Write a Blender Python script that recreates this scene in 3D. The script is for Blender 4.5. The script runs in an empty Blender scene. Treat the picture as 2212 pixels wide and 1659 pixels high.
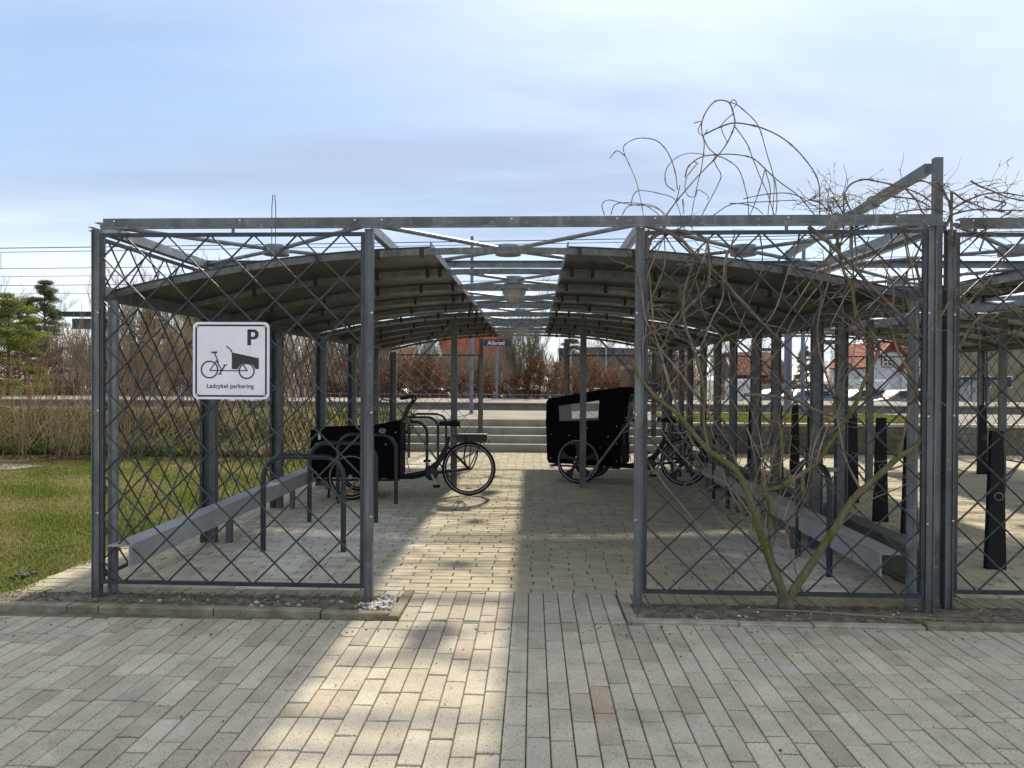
import bpy, math, random
import numpy as np
from mathutils import Matrix, Vector, noise
from math import sin, cos, pi, radians as rad, sqrt

rnd = random.Random(7)
sc = bpy.context.scene
COL = sc.collection

# ------------------------------------------------------------------ camera
CAM = Vector((0.2086, -5.3707, 1.6))
YAW, PITCH, ROLL, FPX = 0.02706, -0.00813, 0.00471, 1660.8   # focal length for a 2212 px wide frame
_F = Vector((-sin(YAW)*cos(PITCH), cos(YAW)*cos(PITCH), sin(PITCH)))
_R0 = Vector((cos(YAW), sin(YAW), 0)); _U0 = _R0.cross(_F)
_R = cos(ROLL)*_R0 + sin(ROLL)*_U0; _U = -sin(ROLL)*_R0 + cos(ROLL)*_U0
cam_d = bpy.data.cameras.new('camera'); cam = bpy.data.objects.new('camera', cam_d); COL.objects.link(cam)
m = Matrix((( _R.x, _U.x, -_F.x, CAM.x), (_R.y, _U.y, -_F.y, CAM.y), (_R.z, _U.z, -_F.z, CAM.z), (0, 0, 0, 1)))
cam.matrix_world = m
cam_d.sensor_width = 36; cam_d.lens = FPX/2212*36; cam_d.clip_end = 3000; cam_d.clip_start = 0.05
sc.camera = cam

def at(px, py, Y):
    """a point measured in the photograph, at depth Y in the place"""
    d = _F + (px-1106)/FPX*_R - (py-829.5)/FPX*_U
    t = (Y-CAM.y)/d.y
    return CAM + t*d

# ------------------------------------------------------------------ world, sun, exposure
SUN_EL, SUN_AZ = rad(35.3), rad(6.5)          # azimuth measured from +Y towards +X
w = bpy.data.worlds.new('World'); sc.world = w; w.use_nodes = True
nt = w.node_tree; N = nt.nodes; L = nt.links; N.clear()
out = N.new('ShaderNodeOutputWorld'); bg = N.new('ShaderNodeBackground'); sky = N.new('ShaderNodeTexSky')
sky.sky_type = 'NISHITA'; sky.sun_disc = False; sky.sun_elevation = SUN_EL; sky.sun_rotation = SUN_AZ
sky.air_density = 1.0; sky.dust_density = 0.3; sky.ozone_density = 2.2
bg.inputs['Strength'].default_value = 0.10
tc = N.new('ShaderNodeTexCoord'); sep = N.new('ShaderNodeSeparateXYZ'); L.new(tc.outputs['Generated'], sep.inputs[0])
def mth(op, a=None, b=None, c=None, nodes=N, links=L):
    n = nodes.new('ShaderNodeMath'); n.operation = op
    for i, v in enumerate((a, b, c)):
        if v is None: continue
        if isinstance(v, (int, float)): n.inputs[i].default_value = v
        else: links.new(v, n.inputs[i])
    return n.outputs[0]
zc = mth('MAXIMUM', sep.outputs['Z'], 0.0)
zd = mth('ADD', zc, 0.16)
comb = N.new('ShaderNodeCombineXYZ'); L.new(mth('DIVIDE', sep.outputs['X'], zd), comb.inputs[0]); L.new(mth('DIVIDE', sep.outputs['Y'], zd), comb.inputs[1])
def cloud(scale, rot, stretch, detail, rough, p0, p1, seed):
    mp = N.new('ShaderNodeMapping'); mp.inputs['Rotation'].default_value = (0, 0, rad(rot)); mp.inputs['Scale'].default_value = (stretch, 1, 1); mp.inputs['Location'].default_value = (seed, seed*.7, 0)
    L.new(comb.outputs[0], mp.inputs[0])
    n1 = N.new('ShaderNodeTexNoise'); n1.inputs['Scale'].default_value = scale; n1.inputs['Detail'].default_value = detail; n1.inputs['Roughness'].default_value = rough
    n1.inputs['Distortion'].default_value = 0.4; L.new(mp.outputs[0], n1.inputs['Vector'])
    mr = N.new('ShaderNodeMapRange'); mr.interpolation_type = 'SMOOTHSTEP'; mr.inputs[1].default_value = p0; mr.inputs[2].default_value = p1; L.new(n1.outputs['Fac'], mr.inputs[0]); return mr.outputs[0]


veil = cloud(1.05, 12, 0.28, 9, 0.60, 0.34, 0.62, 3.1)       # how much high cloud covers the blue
white = cloud(0.50, 8, 0.42, 8, 0.56, 0.36, 0.60, 13.3)        # thin grey-lavender or thick white cloud, seeded out of view to light the ground
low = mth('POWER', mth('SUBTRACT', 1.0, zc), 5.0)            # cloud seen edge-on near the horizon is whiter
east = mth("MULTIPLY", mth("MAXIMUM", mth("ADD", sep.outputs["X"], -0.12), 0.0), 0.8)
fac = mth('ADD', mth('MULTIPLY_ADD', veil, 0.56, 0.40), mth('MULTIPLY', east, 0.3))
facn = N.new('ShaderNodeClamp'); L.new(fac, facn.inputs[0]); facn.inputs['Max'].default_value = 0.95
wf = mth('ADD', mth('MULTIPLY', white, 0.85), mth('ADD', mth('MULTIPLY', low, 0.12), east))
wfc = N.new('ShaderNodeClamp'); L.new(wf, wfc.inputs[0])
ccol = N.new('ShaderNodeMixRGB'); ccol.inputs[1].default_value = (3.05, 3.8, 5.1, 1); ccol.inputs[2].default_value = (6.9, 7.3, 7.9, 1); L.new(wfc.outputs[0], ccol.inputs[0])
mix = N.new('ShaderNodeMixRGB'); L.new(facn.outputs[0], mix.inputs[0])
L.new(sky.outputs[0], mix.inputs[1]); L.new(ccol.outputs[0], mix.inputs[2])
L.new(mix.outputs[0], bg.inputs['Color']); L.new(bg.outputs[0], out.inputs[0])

sd = bpy.data.lights.new('sun', 'SUN'); sun = bpy.data.objects.new('sun', sd); COL.objects.link(sun)
sd.energy = 3.7; sd.angle = rad(1.9); sd.color = (1.0, 0.90, 0.72)
sdir = Vector((sin(SUN_AZ)*cos(SUN_EL), cos(SUN_AZ)*cos(SUN_EL), sin(SUN_EL)))
sun.rotation_euler = sdir.to_track_quat('Z', 'Y').to_euler()
sc.view_settings.view_transform = 'Standard'; sc.view_settings.look = 'None'; sc.view_settings.gamma = 1
sc.view_settings.exposure = 0.70
sc.view_settings.use_curve_mapping = False
try:
    sc.cycles.max_bounces = 7; sc.cycles.diffuse_bounces = 4; sc.cycles.transparent_max_bounces = 12
except Exception: pass

# ------------------------------------------------------------------ materials
def mat(name, col, rough=0.7, metal=0.0, var=0.25, scale=8.0, bump=0.0, bscale=40.0, col2=None, attr=False, spec=0.5, objrand=0.0, stretch=None, fine=0.0):
    M = bpy.data.materials.new(name); M.use_nodes = True
    nt = M.node_tree; n = nt.nodes; l = nt.links; b = n['Principled BSDF']
    b.inputs['Roughness'].default_value = rough; b.inputs['Metallic'].default_value = metal
    b.inputs['Specular IOR Level'].default_value = spec
    tc = n.new('ShaderNodeTexCoord'); src = tc.outputs['Object']
    if stretch:
        mp = n.new('ShaderNodeMapping'); mp.inputs['Scale'].default_value = stretch; l.new(src, mp.inputs[0]); src = mp.outputs[0]
    nz = n.new('ShaderNodeTexNoise'); nz.inputs['Scale'].default_value = scale; nz.inputs['Detail'].default_value = 6; l.new(src, nz.inputs['Vector'])
    rp = n.new('ShaderNodeValToRGB'); rp.color_ramp.elements[0].position = 0.32; rp.color_ramp.elements[1].position = 0.68
    c = np.array(col[:3]); c2 = np.array(col2[:3]) if col2 is not None else c*(1+var)
    c1 = c*(1-var) if col2 is None else c
    rp.color_ramp.elements[0].color = (*c1, 1); rp.color_ramp.elements[1].color = (*c2, 1)
    l.new(nz.outputs['Fac'], rp.inputs[0]); cur = rp.outputs[0]
    def mul(a, bsock):
        mx = n.new('ShaderNodeMixRGB'); mx.blend_type = 'MULTIPLY'; mx.inputs[0].default_value = 1; l.new(a, mx.inputs[1]); l.new(bsock, mx.inputs[2]); return mx.outputs[0]
    if fine:
        nf = n.new('ShaderNodeTexNoise'); nf.inputs['Scale'].default_value = 160; nf.inputs['Detail'].default_value = 3; l.new(tc.outputs['Object'], nf.inputs['Vector'])
        mr = n.new('ShaderNodeMapRange'); mr.inputs[1].default_value = 0.3; mr.inputs[2].default_value = 0.7; mr.inputs[3].default_value = 1-fine; mr.inputs[4].default_value = 1+fine; l.new(nf.outputs['Fac'], mr.inputs[0])
        cur = mul(cur, mr.outputs[0])
    if attr:
        at_ = n.new('ShaderNodeAttribute'); at_.attribute_name = 'tint'; cur = mul(cur, at_.outputs['Color'])
    if objrand:
        oi = n.new('ShaderNodeObjectInfo'); mr = n.new('ShaderNodeMapRange'); mr.inputs[3].default_value = 1-objrand; mr.inputs[4].default_value = 1+objrand
        l.new(oi.outputs['Random'], mr.inputs[0]); cur = mul(cur, mr.outputs[0])
    l.new(cur, b.inputs['Base Color'])
    if bump:
        nb = n.new('ShaderNodeTexNoise'); nb.inputs['Scale'].default_value = bscale; nb.inputs['Detail'].default_value = 5; l.new(tc.outputs['Object'], nb.inputs['Vector'])
        bp = n.new('ShaderNodeBump'); bp.inputs['Strength'].default_value = bump; bp.inputs['Distance'].default_value = 0.01; l.new(nb.outputs['Fac'], bp.inputs['Height']); l.new(bp.outputs[0], b.inputs['Normal'])
    return M

def weather(Mt, amt=.5):
    nt = Mt.node_tree; n = nt.nodes; l = nt.links; b = n['Principled BSDF']; cur = b.inputs['Base Color'].links[0].from_socket
    tc = n.new('ShaderNodeNewGeometry'); mp = n.new('ShaderNodeMapping'); mp.inputs['Scale'].default_value = (9, 9, 1.3); l.new(tc.outputs['Position'], mp.inputs[0])
    for (sc_, lo, hi, c, a, src) in ((1.6, .56, .70, (.30, .31, .31), amt, mp.outputs[0]), (26, .60, .68, (.36, .37, .38), amt*.8, tc.outputs['Position']), (3.1, .66, .76, (.10, .065, .04), amt*.9, mp.outputs[0])):
        nz = n.new('ShaderNodeTexNoise'); nz.inputs['Scale'].default_value = sc_; nz.inputs['Detail'].default_value = 7; l.new(src, nz.inputs['Vector'])
        mr = n.new('ShaderNodeMapRange'); mr.inputs[1].default_value = lo; mr.inputs[2].default_value = hi; mr.inputs[3].default_value = 0; mr.inputs[4].default_value = a; l.new(nz.outputs['Fac'], mr.inputs[0])
        mx = n.new('ShaderNodeMixRGB'); l.new(mr.outputs[0], mx.inputs[0]); l.new(cur, mx.inputs[1]); mx.inputs[2].default_value = (*c, 1); cur = mx.outputs[0]
    l.new(cur, b.inputs['Base Color'])
M = {}
M['galv'] = mat('galvanised_steel', (0.14, 0.152, 0.165), 0.5, 0.35, scale=14, col2=(0.25, 0.265, 0.28), bump=0.12, bscale=60, fine=0.12)
M['post'] = mat('weathered_galvanised_post', (0.09, 0.096, 0.098), 0.5, 0.4, scale=9, col2=(0.155, 0.163, 0.165), bump=0.12, bscale=90, stretch=(1, 1, .35), fine=0.15)
M['rod'] = mat('grey_blue_painted_rod', (0.042, 0.048, 0.055), 0.42, 0.35, var=0.3, scale=20, bump=0.25, bscale=160)
M['frame'] = mat('dark_painted_frame', (0.04, 0.048, 0.06), 0.42, 0.3, var=0.3, scale=12)
M['roof'] = mat('weathered_roof_sheet', (0.034, 0.036, 0.037), 0.34, 0.3, scale=2.2, col2=(0.072, 0.074, 0.073), stretch=(1.6, .35, 1), bump=0.05)
M['rib'] = mat('dull_steel_rib', (0.10, 0.11, 0.108), 0.6, 0.3, scale=20, col2=(0.19, 0.20, 0.198), fine=0.2)
M['clip'] = mat('black_clip', (0.02, 0.02, 0.022), 0.6)
M['hoop'] = mat('dark_blue_grey_hoop_paint', (0.03, 0.04, 0.05), 0.36, 0.2, var=0.15)
M['black'] = mat('black_paint', (0.006, 0.006, 0.007), 0.4, 0.0, var=0.2)
M['blackwood'] = mat('black_stained_plywood', (0.003, 0.0032, 0.004), 0.7, 0.0, var=0.25, scale=6, spec=.1)
M['fabric'] = mat('black_canvas', (0.003, 0.0035, 0.005), 0.95, bump=0.4, bscale=12, spec=.1)
M['stand'] = mat('black_stand_post', (0.008, 0.008, 0.009), 0.65, var=0.3, scale=5, fine=0.3, spec=.3)
M['rubber'] = mat('rubber', (0.009, 0.009, 0.009), 0.8, spec=.3)
M['chrome'] = mat('worn_chrome', (0.45, 0.45, 0.46), 0.25, 1.0, var=0.1)
M['reflect'] = mat('silver_reflective_band', (0.55, 0.56, 0.58), 0.4, 0.2, var=0.05)
M['orange'] = mat('orange_reflector', (0.85, 0.33, 0.02), 0.3)
M['red'] = mat('red_plastic', (0.45, 0.02, 0.02), 0.35)
M['white'] = mat('white_sign_enamel', (0.70, 0.70, 0.75), 0.35, scale=5, col2=(0.80, 0.80, 0.85), fine=.03)
M['ink'] = mat('black_sign_print', (0.02, 0.018, 0.02), 0.45, var=0.1)
M['navy'] = mat('navy_sign_panel', (0.012, 0.02, 0.055), 0.4, var=0.1)
M['signwhite'] = mat('white_lettering', (0.8, 0.8, 0.8), 0.5, var=0.02)
M['lamp'] = mat('grey_lamp_enamel', (0.36, 0.37, 0.36), 0.5, var=0.12)
M['opal'] = mat('cream_opal_glass', (0.50, 0.49, 0.42), 0.35, var=0.06)
M['board'] = mat('galvanised_wheel_stop', (0.32, 0.33, 0.335), 0.65, 0.2, scale=4, col2=(0.42, 0.43, 0.43), fine=0.15)
M['conc'] = mat('pale_concrete', (0.38, 0.36, 0.30), 0.85, scale=3, col2=(0.52, 0.495, 0.42), bump=0.3, fine=0.2, objrand=0.07)
M['concdark'] = mat('weathered_concrete', (0.10, 0.10, 0.085), 0.9, scale=2.5, col2=(0.19, 0.185, 0.15), bump=0.3, fine=0.25, stretch=(1, 1, .5))
M['block'] = mat('brown_grey_block', (0.13, 0.12, 0.10), 0.9, scale=4, col2=(0.22, 0.20, 0.17), bump=0.4, fine=0.25, objrand=0.15)
M['plat'] = mat('platform_paving', (0.215, 0.185, 0.15), 0.95, spec=.2, scale=1.2, col2=(0.29, 0.255, 0.21), fine=0.1)
M['kerb'] = mat('mossy_kerb_stone', (0.14, 0.12, 0.075), 0.9, scale=7, col2=(0.30, 0.27, 0.19), bump=0.7, bscale=50, fine=0.35, objrand=0.12)
M['kerb2'] = mat('grey_kerb_stone', (0.24, 0.215, 0.165), 0.9, scale=7, col2=(0.36, 0.335, 0.27), bump=0.7, bscale=50, fine=0.35, objrand=0.12)
M['sand'] = mat('joint_sand', (0.09, 0.073, 0.052), 0.95, scale=9, col2=(0.21, 0.175, 0.12), bump=0.8, bscale=90, fine=0.5)
M['soil'] = mat('dry_soil', (0.085, 0.066, 0.047), 0.95, scale=12, col2=(0.23, 0.19, 0.14), bump=1.0, bscale=60, fine=0.6)
M['pebble'] = mat('pale_pebble', (0.38, 0.37, 0.34), 0.7, scale=10, col2=(0.62, 0.6, 0.56), attr=True)
M['lawn'] = mat('lawn_ground', (0.07, 0.085, 0.022), 0.95, scale=2.0, col2=(0.15, 0.14, 0.05), bump=0.8, bscale=60, fine=0.35)
M['blade'] = mat('grass_blade', (0.80, 0.80, 0.80), 0.75, var=0.0, attr=True)
M['leaf'] = mat('leaf_tinted', (0.80, 0.80, 0.80), 0.75, var=0.0, attr=True)
M['earth'] = mat('rough_ground', (0.06, 0.055, 0.03), 0.95, scale=0.8, col2=(0.12, 0.10, 0.06), bump=0.5)
M['litter'] = mat('leaf_litter', (0.07, 0.035, 0.02), 0.95, scale=14, col2=(0.19, 0.11, 0.065), bump=1.0, bscale=50, fine=0.5)
M['gravelpath'] = mat('pale_path', (0.27, 0.25, 0.22), 0.95, scale=8, col2=(0.36, 0.33, 0.29), bump=0.5)
M['moss'] = mat('mossy_bark', (0.095, 0.10, 0.015), 0.95, spec=.15, scale=11, col2=(0.17, 0.15, 0.10), bump=1.0, bscale=45, fine=0.35, stretch=(1.5, 1.5, .5))
M['bark'] = mat('grey_brown_bark', (0.08, 0.06, 0.044), 0.9, scale=12, col2=(0.19, 0.15, 0.115), bump=0.8, bscale=50, fine=0.3)
M['twig'] = mat('red_brown_twig', (0.12, 0.08, 0.055), 0.75, scale=5, col2=(0.27, 0.20, 0.145))
M['twigpale'] = mat('pale_dry_stem', (0.36, 0.29, 0.19), 0.8, scale=1.5, col2=(0.56, 0.46, 0.32), attr=True)
M['farbark'] = mat('far_bare_branch', (0.17, 0.125, 0.085), 0.95, scale=1.5, col2=(0.30, 0.235, 0.17), spec=.2)
M['greenbark'] = mat('olive_bare_branch', (0.11, 0.10, 0.06), 0.85, scale=1.5, col2=(0.20, 0.18, 0.12))
M['birch'] = mat('pale_birch_bark', (0.28, 0.25, 0.21), 0.8, scale=3, col2=(0.45, 0.42, 0.36))
M['pinebark'] = mat('pine_bark', (0.08, 0.045, 0.03), 0.9, scale=6, col2=(0.15, 0.09, 0.06))
M['tile'] = mat('red_clay_tile', (0.22, 0.06, 0.028), 0.85, spec=.2, scale=3, col2=(0.33, 0.10, 0.05), attr=True)
M['tile2'] = mat('faded_orange_tile', (0.20, 0.085, 0.05), 0.85, spec=.2, scale=3, col2=(0.28, 0.125, 0.075), attr=True)
M['slate'] = mat('dark_slate', (0.028, 0.032, 0.05), 1.0, scale=3, var=0.3, spec=0.0)
M['render'] = mat('white_render', (0.62, 0.62, 0.60), 0.8, var=0.05, scale=1)
M['redwood'] = mat('red_painted_timber', (0.24, 0.045, 0.03), 0.6, var=0.15)
M['tan'] = mat('tan_brick_wall', (0.23, 0.18, 0.105), 0.85, scale=1.2, col2=(0.31, 0.25, 0.155), fine=0.1)
M['brick'] = mat('brown_brick_wall', (0.16, 0.07, 0.045), 0.85, scale=2, var=0.25)
M['glass'] = mat('dark_window_glass', (0.03, 0.035, 0.045), 0.25, var=0.1, spec=0.4)
M['bluepaint'] = mat('pale_blue_car_paint', (0.22, 0.31, 0.42), 0.55, 0.0, var=0.03)
M['greypaint'] = mat('grey_car_paint', (0.16, 0.175, 0.20), 0.55, 0.0, var=0.03)
M['whitepaint'] = mat('white_car_paint', (0.68, 0.68, 0.68), 0.3, var=0.02)
M['darkpaint'] = mat('dark_car_paint', (0.03, 0.035, 0.05), 0.55, 0.0, var=0.03)
M['polegrey'] = mat('blue_grey_pole', (0.16, 0.17, 0.22), 0.5, 0.2, var=0.1)
M['polewhite'] = mat('pale_pole', (0.42, 0.42, 0.42), 0.5, var=0.1)
M['wire'] = mat('black_wire', (0.02, 0.02, 0.025), 0.6)
M['rail'] = mat('rusty_rail', (0.10, 0.06, 0.04), 0.6, 0.5)
M['ballast'] = mat('track_ballast', (0.09, 0.08, 0.07), 0.95, scale=14, col2=(0.2, 0.18, 0.16), bump=1, bscale=20)
M['asphalt'] = mat('asphalt', (0.05, 0.05, 0.05), 0.9, scale=4, var=0.2)

for k_, a_ in (('galv', .45), ('post', .42), ('rib', .4), ('board', .3), ('rod', .12)): weather(M[k_], a_)
def thin(Mt, k=0.45):
    nt = Mt.node_tree; n = nt.nodes; l = nt.links; b = n['Principled BSDF']; o = [x for x in n if x.type == 'OUTPUT_MATERIAL'][0]
    t = n.new('ShaderNodeBsdfTranslucent'); src = b.inputs['Base Color'].links[0].from_socket; l.new(src, t.inputs['Color'])
    m_ = n.new('ShaderNodeMixShader'); m_.inputs[0].default_value = k; l.new(b.outputs[0], m_.inputs[1]); l.new(t.outputs[0], m_.inputs[2]); l.new(m_.outputs[0], o.inputs['Surface'])
for k_ in ('blade', 'leaf'): thin(M[k_], .5)
thin(M['twigpale'], .55)
def paver_mat():
    Mt = mat('concrete_paver', (0.43, 0.385, 0.295), 0.88, scale=4.5, col2=(0.53, 0.48, 0.38), bump=0.55, bscale=120, attr=True, fine=0.16)
    nt = Mt.node_tree; n = nt.nodes; l = nt.links; b = n['Principled BSDF']
    cur = b.inputs['Base Color'].links[0].from_socket
    geo = n.new('ShaderNodeNewGeometry')
    # pale and dark aggregate grains
    v = n.new('ShaderNodeTexVoronoi'); v.inputs['Scale'].default_value = 62; l.new(geo.outputs['Position'], v.inputs['Vector'])
    r = n.new('ShaderNodeValToRGB'); r.color_ramp.elements[0].position = 0.16; r.color_ramp.elements[0].color = (1, 1, 1, 1); r.color_ramp.elements[1].position = 0.3; r.color_ramp.elements[1].color = (0, 0, 0, 1)
    l.new(v.outputs['Distance'], r.inputs[0])
    mx = n.new('ShaderNodeMixRGB'); l.new(r.outputs[0], mx.inputs[0]); l.new(cur, mx.inputs[1])
    rr = n.new('ShaderNodeValToRGB'); rr.color_ramp.elements[0].position = 0.45; rr.color_ramp.elements[0].color = (0.15, 0.14, 0.12, 1); rr.color_ramp.elements[1].position = 0.72; rr.color_ramp.elements[1].color = (0.52, 0.50, 0.46, 1)
    l.new(v.outputs['Color'], rr.inputs[0]); l.new(rr.outputs[0], mx.inputs[2]); cur = mx.outputs[0]
    # pale lime bloom and dark grime with shapes of their own
    for sc_, lo, hi, c, amt in ((0.9, 0.56, 0.72, (0.40, 0.39, 0.37), 0.45), (3.4, 0.62, 0.70, (0.46, 0.45, 0.44), 0.6), (1.5, 0.54, 0.72, (0.17, 0.155, 0.12), 0.5), (5.0, 0.56, 0.70, (0.20, 0.18, 0.15), 0.4), (7.0, 0.68, 0.72, (0.60, 0.60, 0.60), 0.6), (16.0, 0.66, 0.72, (0.15, 0.14, 0.12), 0.5)):
        nz = n.new('ShaderNodeTexNoise'); nz.inputs['Scale'].default_value = sc_; nz.inputs['Detail'].default_value = 8; nz.inputs['Roughness'].default_value = 0.65
        l.new(geo.outputs['Position'], nz.inputs['Vector'])
        mr = n.new('ShaderNodeMapRange'); mr.inputs[1].default_value = lo; mr.inputs[2].default_value = hi; mr.inputs[3].default_value = 0; mr.inputs[4].default_value = amt; l.new(nz.outputs['Fac'], mr.inputs[0])
        mx = n.new('ShaderNodeMixRGB'); l.new(mr.outputs[0], mx.inputs[0]); l.new(cur, mx.inputs[1]); mx.inputs[2].default_value = (*c, 1); cur = mx.outputs[0]
    l.new(cur, b.inputs['Base Color'])
    return Mt
M['paver'] = paver_mat()
pv = bpy.data.materials.new('clear_plastic_window'); pv.use_nodes = True
_n = pv.node_tree.nodes; _l = pv.node_tree.links; _b = _n['Principled BSDF']
_b.inputs['Base Color'].default_value = (0.55, 0.57, 0.6, 1); _b.inputs['Roughness'].default_value = 0.12; _b.inputs['Alpha'].default_value = 0.35
_nz = _n.new('ShaderNodeTexNoise'); _nz.inputs['Scale'].default_value = 14; _bp = _n.new('ShaderNodeBump'); _bp.inputs['Strength'].default_value = 0.8; _l.new(_nz.outputs['Fac'], _bp.inputs['Height']); _l.new(_bp.outputs[0], _b.inputs['Normal'])
M['clear'] = pv

# ------------------------------------------------------------------ helpers
def ensure_tint(me, m_):
    if m_ and any(n.type == 'ATTRIBUTE' for n in m_.node_tree.nodes) and 'tint' not in me.attributes:
        a = me.attributes.new('tint', 'FLOAT_COLOR', 'CORNER'); a.data.foreach_set('color', np.ones(len(me.loops)*4, 'f'))
class MB:
    """collects shapes for ONE mesh object"""
    def __init__(s): s.v = []; s.f = []; s.t = []
    def add(s, vs, fs, tint=None):
        o = len(s.v); s.v += [tuple(p) for p in vs]; s.f += [tuple(o+i for i in f) for f in fs]
        s.t += [tint]*len(fs)
        return s
    def box(s, a, b, tint=None):
        (x0, y0, z0), (x1, y1, z1) = a, b
        vs = [(x0,y0,z0),(x1,y0,z0),(x1,y1,z0),(x0,y1,z0),(x0,y0,z1),(x1,y0,z1),(x1,y1,z1),(x0,y1,z1)]
        return s.add(vs, [(0,3,2,1),(4,5,6,7),(0,1,5,4),(1,2,6,5),(2,3,7,6),(3,0,4,7)], tint)
    def cbox(s, a, b, c=0.004, tint=None):
        """box with chamfered upper edges"""
        (x0, y0, z0), (x1, y1, z1) = a, b
        vs = [(x0,y0,z0),(x1,y0,z0),(x1,y1,z0),(x0,y1,z0),(x0,y0,z1-c),(x1,y0,z1-c),(x1,y1,z1-c),(x0,y1,z1-c),(x0+c,y0+c,z1),(x1-c,y0+c,z1),(x1-c,y1-c,z1),(x0+c,y1-c,z1)]
        return s.add(vs, [(0,1,5,4),(1,2,6,5),(2,3,7,6),(3,0,4,7),(4,5,9,8),(5,6,10,9),(6,7,11,10),(7,4,8,11),(8,9,10,11)], tint)
    def bar(s, p, q, wd, ht, up=(0, 0, 1), tint=None):
        p = Vector(p); q = Vector(q); d = (q-p).normalized(); up = Vector(up)
        if abs(d.dot(up)) > 0.98: up = Vector((0, 1, 0))
        r = d.cross(up).normalized(); u = r.cross(d).normalized(); r *= wd/2; u *= ht/2
        vs = [p-r-u, p+r-u, p+r+u, p-r+u, q-r-u, q+r-u, q+r+u, q-r+u]
        return s.add(vs, [(0,3,2,1),(4,5,6,7),(0,1,5,4),(1,2,6,5),(2,3,7,6),(3,0,4,7)], tint)
    def tube(s, pts, r, n=8, cap=True, tint=None):
        pts = [Vector(p) for p in pts]; k = len(pts)
        if isinstance(r, (int, float)): r = [r]*k
        ds = [(pts[min(i+1, k-1)]-pts[max(i-1, 0)]) for i in range(k)]
        ds = [d.normalized() if d.length > 1e-9 else Vector((0, 0, 1)) for d in ds]
        u = ds[0].orthogonal().normalized(); vs = []
        for i in range(k):
            u = u - ds[i]*u.dot(ds[i])
            u = u.normalized() if u.length > 1e-6 else ds[i].orthogonal().normalized()
            w_ = ds[i].cross(u)
            for j in range(n):
                a = 2*pi*j/n; vs.append(pts[i] + (u*cos(a)+w_*sin(a))*r[i])
        fs = [(i*n+j, i*n+(j+1) % n, (i+1)*n+(j+1) % n, (i+1)*n+j) for i in range(k-1) for j in range(n)]
        if cap: fs += [tuple(reversed(range(n))), tuple((k-1)*n+j for j in range(n))]
        return s.add(vs, fs, tint)
    def ring(s, c, ax, R, r, n=32, m_=6):
        c = Vector(c); ax = Vector(ax).normalized(); a1 = ax.orthogonal().normalized(); a2 = ax.cross(a1); vs = []
        for i in range(n):
            t = 2*pi*i/n; e = a1*cos(t)+a2*sin(t)
            for j in range(m_):
                q = 2*pi*j/m_; vs.append(c + e*(R+r*cos(q)) + ax*(r*sin(q)))
        fs = [(i*m_+j, ((i+1) % n)*m_+j, ((i+1) % n)*m_+(j+1) % m_, i*m_+(j+1) % m_) for i in range(n) for j in range(m_)]
        return s.add(vs, fs)
    def lathe(s, prof, c=(0, 0, 0), ax=(0, 0, 1), n=24, tint=None):
        c = Vector(c); ax = Vector(ax).normalized(); a1 = ax.orthogonal().normalized(); a2 = ax.cross(a1); vs = []
        for (r, h) in prof:
            for i in range(n):
                t = 2*pi*i/n; vs.append(c + ax*h + (a1*cos(t)+a2*sin(t))*r)
        k = len(prof)
        fs = [(i*n+j, i*n+(j+1) % n, (i+1)*n+(j+1) % n, (i+1)*n+j) for i in range(k-1) for j in range(n)]
        if prof[0][0] > 1e-6: fs.append(tuple(reversed(range(n))))
        if prof[-1][0] > 1e-6: fs.append(tuple((k-1)*n+j for j in range(n)))
        return s.add(vs, fs, tint)
    def prism(s, poly, a, b, f):
        """poly: 2D outline; f(u, v, t) -> 3D; a, b the two depths"""
        n = len(poly); vs = [f(u, v, a) for u, v in poly]+[f(u, v, b) for u, v in poly]
        return s.add(vs, [tuple(range(n)), tuple(reversed(range(n, 2*n)))]+[(i, (i+1) % n+0, (i+1) % n+n, i+n) for i in range(n)])
    def mesh(s, name):
        me = bpy.data.meshes.new(name); me.from_pydata(s.v, [], s.f); me.validate(); me.update()
        if any(t is not None for t in s.t) and len(me.polygons) == len(s.t):
            at_ = me.attributes.new('tint', 'FLOAT_COLOR', 'CORNER')
            arr = np.ones((len(me.loops), 4), 'f'); i = 0
            for p, t in zip(me.polygons, s.t):
                if t is not None: arr[p.loop_start:p.loop_start+p.loop_total, :3] = t
            at_.data.foreach_set('color', arr.ravel())
        return me
    def build(s, name, m_, parent=None, smooth=False, fix=False):
        me = s.mesh(name); me.materials.append(m_); ensure_tint(me, m_)
        if fix:
            import bmesh
            bm = bmesh.new(); bm.from_mesh(me); bmesh.ops.recalc_face_normals(bm, faces=bm.faces); bm.to_mesh(me); bm.free()
        if smooth:
            me.polygons.foreach_set('use_smooth', [True]*len(me.polygons))
            try:
                me.set_sharp_from_angle(angle=rad(38))
            except Exception: pass
        o = bpy.data.objects.new(name, me); COL.objects.link(o)
        if parent: o.parent = parent
        return o

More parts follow.
